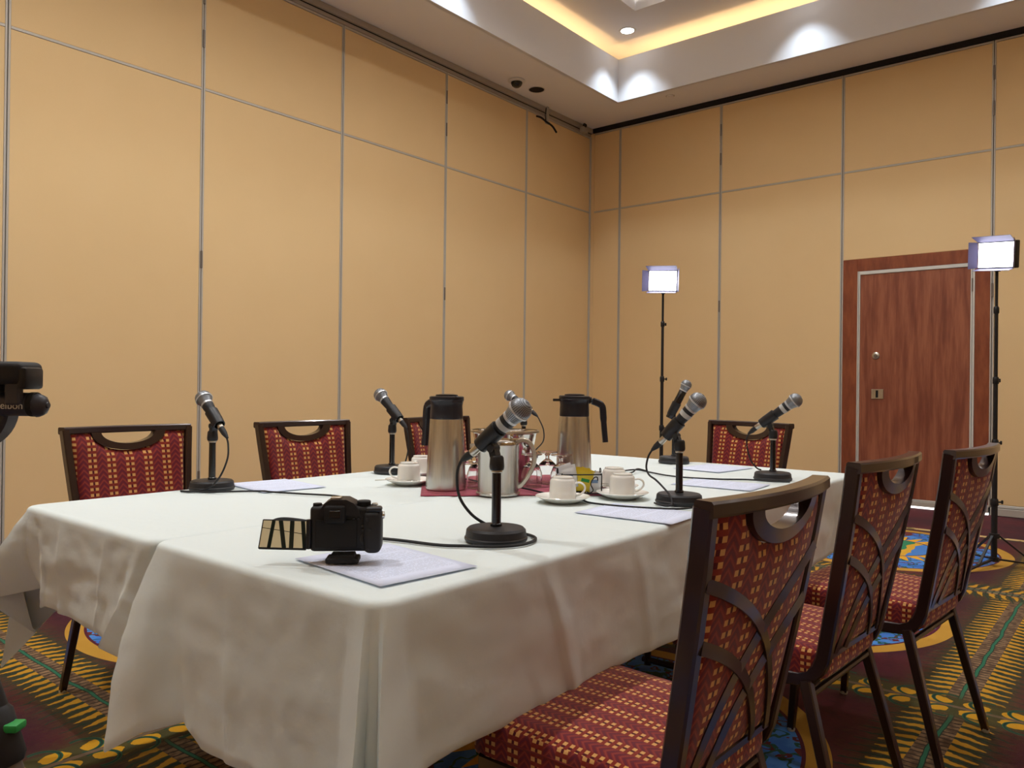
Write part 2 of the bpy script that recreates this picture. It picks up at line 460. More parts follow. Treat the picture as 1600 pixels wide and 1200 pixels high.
lk = mb.build('lock', M['nickel'], dr)
mb = MB(); mb.lathe([(0,.003),(.015,.003),(.017,0)], 20, m=Matrix.Rotation(-PI/2,4,'Y')); mb.xform(Matrix.Translation((-.0135,-3.297,1.42))); mb.build('lock_core', M['hinge'], lk)
mb = MB()
for s0,s1,z0,z1 in ((3.262,3.300,1.008,1.10),(3.322,3.368,1.008,1.10),(3.300,3.322,1.008,1.02),(3.300,3.322,1.088,1.10)):
    mb.box((-.006,-(s0+s1)/2,(z0+z1)/2),(.009,s1-s0,z1-z0),.001,1)
hd = mb.build('flush_pull', M['nickel'], dr, smooth=False)
bxr('pull_recess', 3.300, 3.322, .002, .004, 1.02, 1.088, M['gap'], 0, hd)

# ---- ceiling: soffit, lip, cove, ring and raised tray
FX, FY, ZL, ZR = -.60, -.755, 4.71, 4.86
FX2, FY2 = XB+.60, YB+.755
ce = empty('ceiling', kind='structure', label='coffered ceiling with a lit cove and round downlights')
def cb(n, x0,x1,y0,y1,z0,z1, m, par=ce):
    mb = MB(); mb.box(((x0+x1)/2,(y0+y1)/2,(z0+z1)/2),(abs(x1-x0),abs(y1-y0),abs(z1-z0))); return mb.build(n,m,par,smooth=False)
def ringslabs(n, X0,X1,Y0,Y1, x0,x1,y0,y1, z0,z1, m):
    """outer X0>X1, Y0>Y1 ; inner x0>x1"""
    cb(n, X0,x0,Y0,Y1,z0,z1,m); cb(n, x1,X1,Y0,Y1,z0,z1,m); cb(n, x0,x1,Y0,y0,z0,z1,m); cb(n, x0,x1,y1,Y1,z0,z1,m)
ringslabs('soffit', .2,XB-.2,.2,YB-.2, FX+.03,FX2-.03,FY+.03,FY2-.03, ZC,ZC+.06, M['soffit'])
# lip (the vertical face of the tray)
ringslabs('tray_face', FX+.035,FX2-.035,FY+.035,FY2-.035, FX,FX2,FY,FY2, ZC,ZL, M['ceil'])
ringslabs('cove_shelf', FX+.30,FX2-.30,FY+.30,FY2-.30, FX+.03,FX2-.03,FY+.03,FY2-.03, ZL-.26,ZL-.22, M['ceil'])
ringslabs('cove_wall', FX+.34,FX2-.34,FY+.34,FY2-.34, FX+.30,FX2-.30,FY+.30,FY2-.30, ZL-.26,ZR+.02, M['ceil'])
TX,TY,TX2,TY2 = -1.20,-1.315, XB+1.20, YB+1.315
ringslabs('upper_ceiling', FX+.34,FX2-.34,FY+.34,FY2-.34, TX,TX2,TY,TY2, ZR,ZR+.05, M['ceil'])
ringslabs('upper_tray_face', TX+.03,TX2-.03,TY+.03,TY2-.03, TX,TX2,TY,TY2, ZR+.05,ZR+.30, M['ceil'])
cb('tray_ceiling', TX+.03,TX2-.03,TY+.03,TY2-.03, ZR+.30,ZR+.34, M['ceil'])
# cove lamps hidden on the shelf
for i,(x0,x1,y0,y1) in enumerate(((FX+.15,FX+.19,FY-.02,FY2+.02),(FX2-.19,FX2-.15,FY-.02,FY2+.02),(FX-.02,FX2+.02,FY+.15,FY+.19),(FX-.02,FX2+.02,FY2-.19,FY2-.15))):
    cb('cove_lamp', x0,x1,y0,y1, ZL-.218,ZL-.195, M['cove'])
for x0,x1,y0,y1 in ((TX-.02,TX-.10,TY-.02,TY2+.02),(TX2+.10,TX2+.02,TY-.02,TY2+.02),(TX-.10,TX2+.10,TY-.02,TY-.10),(TX-.10,TX2+.10,TY2+.10,TY2+.02)):
    cb('tray_fill_ledge', x0+.04*0,x1,y0,y1, ZR+.115,ZR+.125, M['ceil'])
    cb('tray_fill_strip', x0,x1,y0,y1, ZR+.127,ZR+.137, M['tray'])  # unseen glowing strips, added with their ledge as soft indirect fill
# downlights
def spot(x,y,z,e,rad=.05,size=84,blend=.6):
    l = bpy.data.lights.new('downlight_lamp','SPOT'); l.energy = e; l.color = DOWN_C; l.spot_size = R(size); l.spot_blend = blend; l.shadow_soft_size = rad
    o = bpy.data.objects.new('downlight_lamp', l); C.objects.link(o); o.location = (x,y,z); return o
def downlight(x,y,z,label,group=None,e=DOWN_W,color=None):
    t = empty('ceiling_light', (x,y,z), label=label, cat='light', group=group)
    MB().lathe([(.068,.0),(.070,-.004),(.088,-.005),(.090,.0)],32).build('rim', M['white'], t)
    MB().lathe([(0,-.002),(.068,-.002)],32).build('lens', M['can'], t, fix=False)
    s = spot(0,0,-.012,e); s.parent = t; s.visible_camera = True
    if color: s.data.color = color
    return t
XS = [-.87,-3.27,-5.56,-7.85,-10.2]; YS = [-1.03,-2.83,-4.55,-6.28,-7.75]
CW = (.74,.87,1.0)

for i,xx in enumerate(XS):
    for j,yy in enumerate(YS):
        ring = i in (0,4) or j in (0,4)
        z = (ZR if ring else ZR+.30)-.001
        e = DOWN_W*POWER[j][i]
        if (i,j) == (0,0):
            downlight(xx,yy,z,'round white downlight glowing in the upper ceiling by the tray corner',e=e,color=CW)
        else:                       # outside the picture: parts of the ceiling
            o = MB().lathe([(0,-.002),(.068,-.002)],32,c=(0,0,0)).build('downlight', M['can'], ce, fix=False); o.location = (xx,yy,z)
            r_ = MB().lathe([(.068,.0),(.070,-.004),(.088,-.005),(.090,.0)],32).build('rim', M['white'], o)
            sp_ = spot(xx,yy,z-.012,e,size=84 if ring else 150); sp_.data.color = CW if ring else DOWN_C
# ceiling details
t = empty('dome_camera', (-1.77,-.262,ZC), label='dark dome security camera in a white ring on the low ceiling', cat='security camera')
MB().lathe([(0,-.002),(.085,-.004),(.088,-.012),(.072,-.022),(.058,-.024)],36).build('ring', M['ceil'], t)
MB().lathe([(.060,-.020),(.058,-.038),(.048,-.058),(.030,-.072),(0,-.079)],32).build('dome', M['gloss'], t)
t = empty('ceiling_speaker', (-1.445,-.27,ZC), label='round black recessed speaker opening beside the dome camera', cat='speaker')
MB().lathe([(.078,-.001),(.088,-.006),(.090,.0)],36).build('rim', M['white'], t)
MB().lathe([(0,-.002),(.080,-.003)],36).build('grille', M['gap'], t)
t = empty('sprinkler', (-.42,-1.30,ZC), label='small round sprinkler cover on the low ceiling near the corner', cat='sprinkler')
MB().lathe([(0,-.010),(.035,-.009),(.040,0)],24).build('cover', M['soffit'], t)
MB().lathe([(.040,-.001),(.046,-.003),(.048,0)],24).build('ring', M['alu'], t)
t = empty('hanging_bracket', (-1.02,-.10,ZC), label='grey bracket with a curved black arm hanging from the left ceiling track', cat='bracket')
mb = MB(); mb.box((0,0,-.11),(.035,.02,.17),.004,1); mb.box((0,0,-.205),(.07,.03,.03),.006,1); mb.build('bracket_post', M['track'], t)
MB().tube(spline([(-.20,0,-.185),(-.13,-.01,-.185),(-.05,-.02,-.21),(.05,-.03,-.235),(.13,-.03,-.285)],5),.011,8).build('curved_arm', M['gap'], t)
MB().tube([(-.03,0,-.05),(-.045,0,-.13),(-.03,0,-.20)],.005,6).build('cable_clip', M['gap'], t)
t = empty('motion_sensor', (-.30,-.10,ZC), label='small grey box with a dark lens on the track near the wall corner', cat='sensor')
mb = MB(); mb.box((0,0,-.10),(.10,.06,.07),.012,2); mb.build('housing', M['track'], t)
MB().lathe([(0,.03),(.02,.026),(.028,.01),(.03,0)],20,m=Matrix.Rotation(PI*.6,4,'X')).xform(Matrix.Translation((-.01,-.01,-.05))).build('lens', M['gloss'], t)

# ================================================================== TABLES AND CLOTHS
X0, X1 = -7.185, -4.70
def folding_table(y0, y1, label):
    t = empty('folding_table', ((X0+X1)/2,(y0+y1)/2,0), label=label, cat='table')
    L, W = (X1-X0)-.02, (y1-y0)-.02
    MB().box((0,0,.729),(L,W,.028),.006,2).build('tabletop', M['matte'], t)
    for sx in (-1,1):
        for sy in (-1,1):
            MB().tube([(sx*(L/2-.58),sy*(W/2-.10),.715),(sx*(L/2-.58),sy*(W/2-.10),.012)],.014,10).build('leg', M['frame'], t)
        MB().tube([(sx*(L/2-.58),-(W/2-.08),.03),(sx*(L/2-.58),(W/2-.08),.03)],.012,8).build('foot_bar', M['frame'], t)
        MB().tube([(sx*(L/2-.58),0,.05),(sx*(L/2-1.0),0,.71)],.008,8).build('brace', M['frame'], t)
    return t
folding_table(-4.425,-3.725,'folding table under the cloth nearest the three right chairs')
folding_table(-3.715,-3.015,'folding table under the cloth nearest the tan left wall')

def fbm(x,y,z): return noise.noise(Vector((x,y,z)))
def cloth(name, y0, y1, hem, label, seed, CR):
    """hem: list of (u, (x,y,z)) where u is the place along the top edge (perimeter, metres from the end face's low-y corner)"""
    L, W = X1-X0, y1-y0; per = 2*(L+W); r = .035
    def edge(u):
        u %= per
        if u < W: p = Vector((X0, y0+u, 0)); n = Vector((-1,0,0))
        elif u < W+L: p = Vector((X0+(u-W), y1, 0)); n = Vector((0,1,0))
        elif u < 2*W+L: p = Vector((X1, y1-(u-W-L), 0)); n = Vector((1,0,0))
        else: p = Vector((X1-(u-2*W-L), y0, 0)); n = Vector((0,-1,0))
        # round the corners
        p.x = min(max(p.x, X0), X1); p.y = min(max(p.y,y0),y1)
        qx = min(max(p.x, X0+r), X1-r); qy = min(max(p.y,y0+r),y1-r); q = Vector((qx,qy,0))
        d = p-q
        if d.length > 1e-6: p = q + d.normalized()*r; n = d.normalized()
        return p, n
    hs = sorted(hem, key=lambda h:h[0])
    us = []
    for i in range(len(hs)):
        a = hs[i][0]; c = hs[(i+1)%len(hs)][0] + (per if i==len(hs)-1 else 0)
        k = max(2, int((c-a)/.010)); 
        if c-a < .25: k = max(k,6)
        us += [(i, j/k, a+(c-a)*j/k) for j in range(k)]
    zt = .7535; T = 18; cols = []
    for i,f,u in us:
        p, n = edge(u); A = Vector(hs[i][1]); B = Vector(hs[(i+1)%len(hs)][1]); h = A.lerp(B, f)
        col_ = []
        # gentle sag in long hem spans
        seg = (B-A).length
        wob = .5+.5*fbm(u*2.3, seed, 0)
        if seg > .3: h = h + n*(.014*fbm(u*3.1,seed+3,0)+.010*math.sin(u*7+seed)) + Vector((0,0,.010*fbm(u*2.2,seed+9,0)))
        Rr = .014
        for q in range(5):      # rounded top edge
            th = q/4*PI/2*.94
            col_.append(Vector((p.x,p.y,zt)) + n*(Rr*math.sin(th)) + Vector((0,0,-Rr+Rr*math.cos(th))))
        st = col_[-1].copy()
        for q in range(1,T+1):
            t = q/T; pt = st.lerp(h, t)
            if .60 < u < .70: pt += n*(.022*math.sin(PI*min(t,1))*min(1,(u-.60)/.04))
            amp = math.sin(PI*min(t*1.0,1))*(.006 if seg>.3 else .003) 
            pt += n*(amp*fbm(u*6, t*3.0, seed)*1.6 + .0035*fbm(u*17,t*9,seed+5))
            # pressed fold creases
            for c0_,am in CR:
                d0 = u-c0_
                if abs(d0) < .05: pt += n*(am*(1-abs(d0)/.05 if d0 <= 0 else max(0,1-d0/.008))*min(1,t*5))
            col_.append(pt)
        # rolled hem thickness
        e = col_[-1]; col_.append(e + Vector((0,0,-.004)) - n*.003); col_.append(e + Vector((0,0,.004)) - n*.006)
        cols.append(col_)
    mb = MB(); mb.grid(cols+[], False)
    V = list(mb.bm.verts); nr = len(cols[0]); nc = len(cols)
    for k in range(nr-1): mb.bm.faces.new((V[(nc-1)*nr+k],V[k],V[k+1],V[(nc-1)*nr+k+1]))
    # top : rings shrinking to the middle
    prev = [V[c*nr] for c in range(nc)]
    cx_, cy_ = (X0+X1)/2,(y0+y1)/2
    for s in (.985,.95,.9,.8,.65,.45,.2):
        ring=[]
        for c in range(nc):
            p = cols[c][0]; q = Vector((cx_+(p.x-cx_)*(1-(1-s)*W/L*1.0) if s>.2 else cx_+(p.x-cx_)*(1-.8*W/L), cy_+(p.y-cy_)*s, zt))
            q.z += .0012*fbm(q.x*5,q.y*5,seed)+.0008*fbm(q.x*13,q.y*13,seed)
            ring.append(mb.bm.verts.new(q))
        for c in range(nc): mb.bm.faces.new((prev[c],prev[(c+1)%nc],ring[(c+1)%nc],ring[c]))
        prev = ring
    mb.bm.faces.new(prev)
    bmesh.ops.triangulate(mb.bm, faces=[f for f in mb.bm.faces if len(f.verts)>4])
    o = mb.build(name, M['cloth'], angle=50)
    return tag(o, label, 'tablecloth')
L_ = X1-X0; W_ = .70
def hem_common(y0,y1,side_lo,side_hi,far):
    L=[(W_+.35,(X0+.35,y1+.012,side_hi)),(W_+L_-.35,(X1-.35,y1+.012,side_hi)),
       (W_+L_-.06,(X1-.03,y1+.05,side_hi-.06)),(W_+L_,(X1+.07,y1+.07,side_hi-.13)),(W_+L_+.06,(X1+.03,y1-.05,side_hi-.05)),
       (W_+L_+.2,(X1+.012,y1-.2,far)),(2*W_+L_-.2,(X1+.012,y0+.2,far)),
       (2*W_+L_-.05,(X1+.03,y0+.05,far-.05)),(2*W_+L_,(X1+.07,y0-.06,far-.12)),(2*W_+L_+.05,(X1-.05,y0-.03,side_lo-.03)),
       (2*W_+L_+.25,(X1-.25,y0-.015,side_lo)),(2*W_+2*L_-.30,(X0+.40,y0-.015,side_lo-.02))]
    return L
per_ = 2*(L_+W_)
yA0,yA1,yB0,yB1 = -4.425,-3.727,-3.709,-3.010
hemA = [(.10,(X0-.017,yA0+.13,.40)),(.22,(X0-.016,yA0+.22,.40)),(.50,(X0-.015,yA0+.49,.385)),(.585,(X0-.02,yA0+.545,.425)),
        (.655,(X0-.070,yA0+.62,.398)),(.694,(X0-.092,yA1+.03,.335)),(.712,(X0+.02,yA1+.006,.44)),(.80,(X0+.12,yA1+.006,.47))]
hemA += hem_common(yA0,yA1,.485,.47,.49)
# near corner, two pleats with a recess between them
hemA += [(per_-.14,(X0+.16,yA0-.016,.475)),(per_-.050,(X0+.083,yA0-.020,.47)),(per_-.018,(X0-.100,yA0-.112,.33)),(per_-.010,(X0-.040,yA0-.048,.33)),
         (.010,(X0-.056,yA0-.032,.33)),(.020,(X0-.128,yA0-.078,.33)),(.052,(X0-.022,yA0+.075,.395))]
hemB = [(.004,(X0-.024,yB0+.060,.49)),(.022,(X0-.055,yB0+.130,.512)),(.06,(X0-.018,yB0+.18,.50)),(.20,(X0-.014,yB0+.24,.515)),(.55,(X0-.012,yB0+.58,.505)),
        (.60,(X0+.005,yB1-.085,.515)),(.645,(X0+.030,yB1-.010,.53)),(.676,(X0-.075,yB1+.095,.50)),(.690,(X0+.045,yB1+.080,.385)),(.704,(X0-.010,yB1+.160,.285)),(.735,(X0+.10,yB1+.09,.43)),(.80,(X0+.16,yB1+.03,.48))]
hemB += hem_common(yB0,yB1,.47,.48,.48)
hemB += [(per_-.06,(X0+.06,yB0-.004,.46))]
cloth('tablecloth', yA0, yA1, hemA, 'cream tablecloth draped over the table nearest the camera, under the black camera', 1.3, ((.405,.005),(5.615,.006),(5.958,.010),(5.25,.006)))
cloth('tablecloth', yB0, yB1, hemB, 'cream tablecloth draped over the table along the left chairs', 7.7, ((.445,.008),(.20,.004)))
ZT = .7555

# ================================================================== CHAIRS
def make_chair(label, group):
    root = empty('banquet_chair', label=label, cat='chair', group=group)
    z0, z1 = .45, .925
    hw = lambda z: .200+(z-z0)/(z1-z0)*.040
    def yb(x,z):
        k = (z-z0)/(z1-z0); kk = max(0,min(1,k))
        return .080*(1-k)**1.15*1.0*(1 if k<=1 else 0) - .028*(1-(x/.24)**2)*kk if k<1 else -.028*(1-(x/.24)**2)
    sec = lambda a,b_: [(-a,-b_),(a,-b_),(a,b_),(-a,b_)]
    def rsec(a,b_,c=.004): return [(-a+c,-b_),(a-c,-b_),(a,-b_+c),(a,b_-c),(a-c,b_),(-a+c,b_),(-a,b_-c),(-a,-b_+c)]
    for s in (-1,1):
        path = [(s*(hw(z)-.012), yb(s*.24,z), z) for z in (.915,.82,.72,.62,.54,.48)]
        path += [(s*.189,.080,.450),(s*.188,.090,.425),(s*.188,.108,.405),(s*.190,.135,.394),(s*.196,.20,.390),(s*.202,.32,.390),(s*.205,.46,.390)]
        mb = MB(); mb.sweep(path, rsec(.0125,.019), up=(s*1.0,0,0.0)) if False else mb.sweep(path, rsec(.017,.0125), up=(1,0,0))
        mb.build('side_frame', M['frame'], root)
    # top rail
    xs = [-.237+.474*i/16 for i in range(17)]
    MB().sweep([(x, yb(x,.925), .914) for x in xs], rsec(.018,.0125), up=(0,0,1)).build('top_rail', M['frame'], root)
    # lower rail
    MB().sweep([(x,.079,.452) for x in (-.185,-.09,0,.09,.185)], rsec(.009,.010), up=(0,0,1)).build('lower_rail', M['frame'], root)
    # hand hold band
    A,Bd,a_,b2,zt = .136,.068,.100,.044,.905
    rows_f=[];rows_b=[];rows=[]
    n = 24; mb = MB(); ring=[]
    for i in range(n+1):
        th = PI*i/n
        xo,zo = A*math.cos(th), zt-Bd*math.sin(th); xi,zi = a_*math.cos(th), zt-b2*math.sin(th)
        ring.append([Vector((xo,yb(xo,zo)+.016,zo)),Vector((xi,yb(xi,zi)+.016,zi)),Vector((xi,yb(xi,zi)-.016,zi)),Vector((xo,yb(xo,zo)-.016,zo))])
    mb.grid(ring, True); mb.build('hand_hold', M['frame'], root)
    # upholstered back pad (front and rear skins)
    nx, nz_ = 40, 14
    def top(x):
        return zt-.002 if abs(x) >= A else zt-.002-Bd*math.sqrt(max(0,1-(x/A)**2))
    F=[];Bk=[]
    for i in range(nx+1):
        s_ = -1+2*i/nx; fr_=[];br=[]
        xt = s_*.215
        for j in range(nz_+1):
            t = j/nz_; zz = .458+(top(xt)-.458)*t; x_ = s_*(hw(zz)-.026)
            e = min(1,min(1-abs(s_), .08)/.08, min(t,1-t)/.06+.0)
            e = math.sqrt(max(0,min(1,e)))
            fr_.append(Vector((x_, yb(x_,zz)+.006+.016*e, zz))); br.append(Vector((x_, yb(x_,zz)-.004-.006*e, zz)))
        F.append(fr_); Bk.append(br)
    for rows_,nm in ((F,'back_pad'),(Bk,'rear_pad')):
        mb = MB(); mb.grid(rows_)
        l = mb.bm.loops.layers.uv.new('UVMap')
        for f in mb.bm.faces:
            for lp in f.loops: lp[l].uv = (lp.vert.co.x+.0125, lp.vert.co.z)
        mb.build(nm, M['fabric'], root, angle=60)
    # curved straps on the rear
    for s in (-1,1):
        for P0,P1,P2 in (((-.222,.80),(.08,.70),(.150,.458)),((-.205,.70),(.02,.62),(.085,.458))):
            pts = bez((P0[0]*s,0,P0[1]),(P1[0]*s,0,P1[1]),(P2[0]*s,0,P2[1]),14)
            pts = [Vector((p.x, yb(p.x,p.z)-.0115-(.0015 if s>0 else 0), p.z)) for p in pts]
            MB().sweep(pts, [(-.0045,-.010),(.0045,-.010),(.0045,.010),(-.0045,.010)], up=(0,1,0)).xform(Matrix()).build('strap', M['frame'], root) if False else MB().sweep(pts, [(-.011,-.002),(.011,-.002),(.011,.002),(-.011,.002)], up=(0,1,0)).build('strap', M['frame'], root)
    # seat cushion
    b = bmesh.new(); bmesh.ops.create_cube(b, size=1); bmesh.ops.subdivide_edges(b, edges=b.edges[:], cuts=9, use_grid_fill=True)
    for v in b.verts:
        x,y,z = v.co; px,py,pz = abs(x)*2,abs(y)*2,abs(z)*2
        # rounded box
        hx,hy,hz,rr = .218,.205,.040,.030
        qx,qy,qz = x*2*hx,y*2*hy,z*2*hz
        c_ = Vector((max(-hx+rr,min(hx-rr,qx)),max(-hy+rr,min(hy-rr,qy)),max(-hz+rr*.8,min(hz-rr*.8,qz))))
        d = Vector((qx,qy,qz))-c_
        if d.length>1e-6: p = c_+d.normalized()*min(rr,d.length if d.length<rr else rr)
        else: p = c_
        if p.z > 0: p.z += .010*max(0,(1-(p.x/hx)**2))*max(0,(1-(p.y/hy)**2))
        k = 1-.09*(1-(p.y/hy+1)/2)
        v.co = Vector((p.x*k, p.y+.282, p.z+.432))
    mb = MB(); mb._add(b); mb.boxuv(1.3); mb.build('seat', M['fabric'], root, angle=70)
    loop=[]
    for i in range(48):
        th = 2*PI*i/48; ct,st_ = math.cos(th),math.sin(th); ex=.16
        xx = math.copysign(abs(ct)**.22,ct)*.2165; yy = math.copysign(abs(st_)**.22,st_)*.2035
        k = 1-.09*(1-(yy/.205+1)/2); loop.append((xx*k,yy+.282,.446))
    MB().tube(loop,.0032,5,closed=True).build('piping', M['fabric'], root)
    MB().box((0,.28,.389),(.37,.36,.012),.003,1).build('seat_base', M['matte'], root)
    MB().sweep([(-.2,.458,.39),(.2,.458,.39)], rsec(.008,.010)).build('front_rail', M['frame'], root)
    MB().tube([(-.197,.105,.365),(.197,.105,.365)],.009,8).build('stretcher', M['frame'], root)
    for s in (-1,1):
        for (a,bb) in (((s*.203,.115,.395),(s*.226,.012,.008)),((s*.200,.430,.385),(s*.215,.455,.008))):
            A_,B_ = Vector(a),Vector(bb)
            lg = MB().sweep([A_,A_.lerp(B_,.5),B_], rsec(.0125,.0125,.003), up=(0,1,0), scale=[1.05,1,.85]).build('leg', M['frame'], root)
            MB().lathe([(0,0),(.011,0),(.013,.004),(.012,.012)],12,c=(B_.x,B_.y,.0)).build('foot_glide', M['glide'], lg)
    return root
c0 = make_chair('red patterned banquet chair nearest the camera, tucked under the near cloth', 'patterned banquet chairs')
def place(o, xa, ya, xb, yb_, z=.0):
    """chair whose back runs from (xa,ya) (sitter's left... ) to (xb,yb_)"""
    ang = math.atan2(yb_-ya, xb-xa); o.location = ((xa+xb)/2,(ya+yb_)/2,z); o.rotation_euler = (0,0,ang)
place(c0, -6.935,-4.845,-6.455,-4.858)
for lab,q in (('red patterned banquet chair, middle one of the three along the right side',(-6.145,-4.828,-5.655,-4.852)),
              ('red patterned banquet chair farthest back on the right side, before the pass door',(-5.540,-4.915,-5.075,-4.955)),
              ('red patterned banquet chair nearest the tripod on the left side of the tables',(-6.400,-2.395,-6.876,-2.400)),
              ('red patterned banquet chair, middle one along the left wall side of the tables',(-5.660,-2.46,-6.140,-2.45)),
              ('red patterned banquet chair half hidden behind the left steel carafe',(-4.86,-2.475,-5.34,-2.49)),
              ('red patterned banquet chair alone at the far end of the tables',(-4.285,-4.03,-4.18,-3.56))):
    c = dup(c0,(0,0,0),0,lab); place(c,*q)

# ================================================================== MICROPHONES
def mic_stand(x,y,label,ztop=.905,rot=0,fat=1.0):
    t = empty('desk_microphone_stand',(x,y,ZT),rot,label,'microphone stand','desk microphone stands')
    MB().lathe([(0,0),(.066,0),(.0685,.004),(.0685,.008),(.0665,.010),(.0645,.024),(.060,.0285),(.012,.031),(0,.031)],48).build('base', M['powder'], t)
    h = ztop-ZT
    MB().lathe([(.0,.031),(.013,.031),(.013,.036),(.0105,.038),(.0100,h),(0,h)],20).build('pole', M['gloss'], t)
    MB().lathe([(.0110,h-.003),(.0125,h-.001),(.0125,h+.002),(.0110,h+.003)],20).build('ring', M['nickel'], t)
    MB().lathe([(0,h+.002),(.0150,h+.003),(.0165,h+.010),(.0150,h+.030),(.0120,h+.034),(0,h+.034)],20).build('socket', M['blk'], t)
    return t
def microphone(x,y,head,ball,tail,label,wireless=False,ztop=.905,sticker=True):
    """head: heading of the mic in the horizontal plane; ball / tail world points"""
    Bp,Tp = Vector(ball),Vector(tail); d = (Bp-Tp).normalized()
    st = mic_stand(x,y,label[0],ztop)
    # clip: joint plates from the socket up to the mic
    foot = Vector((x,y,ztop+.030)); k = (foot-Tp).dot(d); near = Tp+d*max(.045,min(k+.01,.085))
    loc = lambda p: p-Vector((x,y,ZT))
    side = d.cross(Vector((0,0,1))).normalized()
    mid = foot.lerp(near,.45)
    MB().sweep([loc(foot-Vector((0,0,.012))),loc(mid),loc(near-(d*.0))], [(-.008,-.010),(.008,-.010),(.008,.010),(-.008,.010)], up=side).build('clip_arm', M['blk'], st)
    MB().tube([loc(mid+side*.014),loc(mid-side*.014)],.0085,14).build('clip_screw', M['rub'], st)
    clipm = Matrix.Translation(loc(near)) @ align(d)
    MB().lathe([(.0155,-.030),(.0180,-.030),(.0195,-.01),(.0205,.032),(.0175,.032),(.0150,-.030)],24,m=clipm).build('clip_sleeve', M['blk'], st)
    t = empty('microphone', tuple(Tp), 0, label[1], 'microphone', 'microphones on desk stands')
    m_ = align(d); Lm = (Bp-Tp).length
    c = Lm            # ball centre along the axis
    if wireless:
        MB().lathe([(0,0),(.0150,0),(.0165,.004),(.0172,.05),(.0172,c-.026),(.0150,c-.022),(0,c-.022)],28,m=m_).build('body', M['gloss'], t)
    else:
        MB().lathe([(0,-.001),(.0090,0),(.0096,.002),(.0096,.025),(.0088,.027),(0,.027)],20,m=m_).build('connector', M['nickel'], t)
        MB().lathe([(0,.026),(.0115,.026),(.0122,.029),(.0140,.07),(.0178,c-.040),(.0185,c-.026),(.0170,c-.020),(0,c-.020)],28,m=m_).build('body', M['micbody'], t)
        q = m_ @ Matrix.Translation((0,0,c-.052))
        cv = m_.to_3x3().transposed() @ (Vector((-7.99,-5.35,1.09))-Bp); a0 = math.atan2(cv.y,cv.x)-.65*PI
        rows_=[[q @ Vector(((.0167+hh*.062+.0012)*math.cos(a),(.0167+hh*.062+.0012)*math.sin(a),hh)) for a in [a0+1.3*PI*i/24 for i in range(25)]] for hh in (-.002,.012)]
        if sticker:
            mb = MB(); mb.grid(rows_); mb.build('label_band', M['sticker'], t)
    # grille: lower cone, band, dome
    k = .92 if wireless else 1.0
    prof = [(.0180,-.027),(.0196,-.018),(.0222,-.009),(.0245,-.0025),(.0256,0)]
    dome = [(.0256,0),(.0262,.003),(.0260,.008),(.0244,.0140),(.0212,.0195),(.0166,.0240),(.0112,.0272),(.0055,.0288),(0,.0293)]
    mm = m_ @ Matrix.Translation((0,0,c)) @ Matrix.Scale(k,4)
    mb = MB(); mb.lathe(prof[:]+dome[1:],36,m=mm)
    l = mb.bm.loops.layers.uv.new('UVMap'); inv = mm.inverted()
    for f in mb.bm.faces:
        cen = inv @ f.calc_center_median(); ca = math.atan2(cen.y,cen.x)
        for lp in f.loops:
            p = inv @ lp.vert.co; a = math.atan2(p.y,p.x) if (abs(p.x)+abs(p.y))>1e-6 else ca
            if a-ca > PI: a -= 2*PI
            if a-ca < -PI: a += 2*PI
            lp[l].uv = (a/(2*PI)*1.0, (p.z+.03)*18)
    mb.build('grille', M['grille'], t)
    MB().lathe([(.0254,-.0020),(.0270,-.0015),(.0270,.0020),(.0258,.0028)],36,m=mm).build('grille_band', M['band'], t)
    MB().lathe([(.0176,-.030),(.0192,-.028),(.0192,-.023),(.0178,-.022)],32,m=mm).build('collar', M['band'], t)
    return st,t
def cable(name_pts, label, r=.0029, boot=None, group='black microphone cables'):
    t = empty('microphone_cable', tuple(name_pts[0]), 0, label, 'cable', group)
    o0 = Vector(name_pts[0]); P_ = [Vector(p)-o0 for p in name_pts]
    MB().tube(spline(P_,7), r, 8).build('cord', M['rub'], t)
    if boot:
        A_,B_ = Vector(boot[0])-o0, Vector(boot[1])-o0
        MB().tube([A_,A_.lerp(B_,.5),B_],.0096,16,scale=[1,.92,.42]).build('plug_boot', M['rub'], t)
    return t
zc = ZT+.0035
# M1 : first on the left side
microphone(-6.687,-3.068,90,(-6.687,-3.015,1.036),(-6.687,-3.119,.948),
  ('black round based desk stand beside the nearest left chair','dynamic microphone with silver ball grille at the near end of the left row'),sticker=False)
cable([(-6.687,-3.150,.922),(-6.689,-3.162,.900),(-6.70,-3.178,.86),(-6.72,-3.175,.81),(-6.737,-3.150,.775),(-6.75,-3.125,zc+.004),(-6.775,-3.10,zc),(-6.79,-3.07,zc),(-6.77,-3.10,zc),(-6.74,-3.150,zc),(-6.68,-3.19,zc),(-6.62,-3.24,zc),(-6.61,-3.28,zc),(-6.57,-3.38,zc),(-6.53,-3.48,zc),(-6.55,-3.56,zc),(-6.60,-3.62,zc)],
  'black cable from the nearest left microphone, curling across the cloth', boot=((-6.687,-3.119,.948),(-6.687,-3.154,.920)))
# M2
microphone(-5.983,-3.119,90,(-5.983,-3.053,1.047),(-5.983,-3.170,.951),
  ('black round based desk stand behind the left white cups','dynamic microphone leaning left, above the left white cups'),sticker=False)
cable([(-5.983,-3.197,.928),(-5.985,-3.207,.90),(-5.99,-3.215,.85),(-6.00,-3.21,.80),(-6.01,-3.20,zc+.004),(-5.98,-3.25,zc),(-5.90,-3.28,zc)],
  'black cable dropping from the microphone behind the left cups', boot=((-5.983,-3.170,.951),(-5.983,-3.199,.927)))
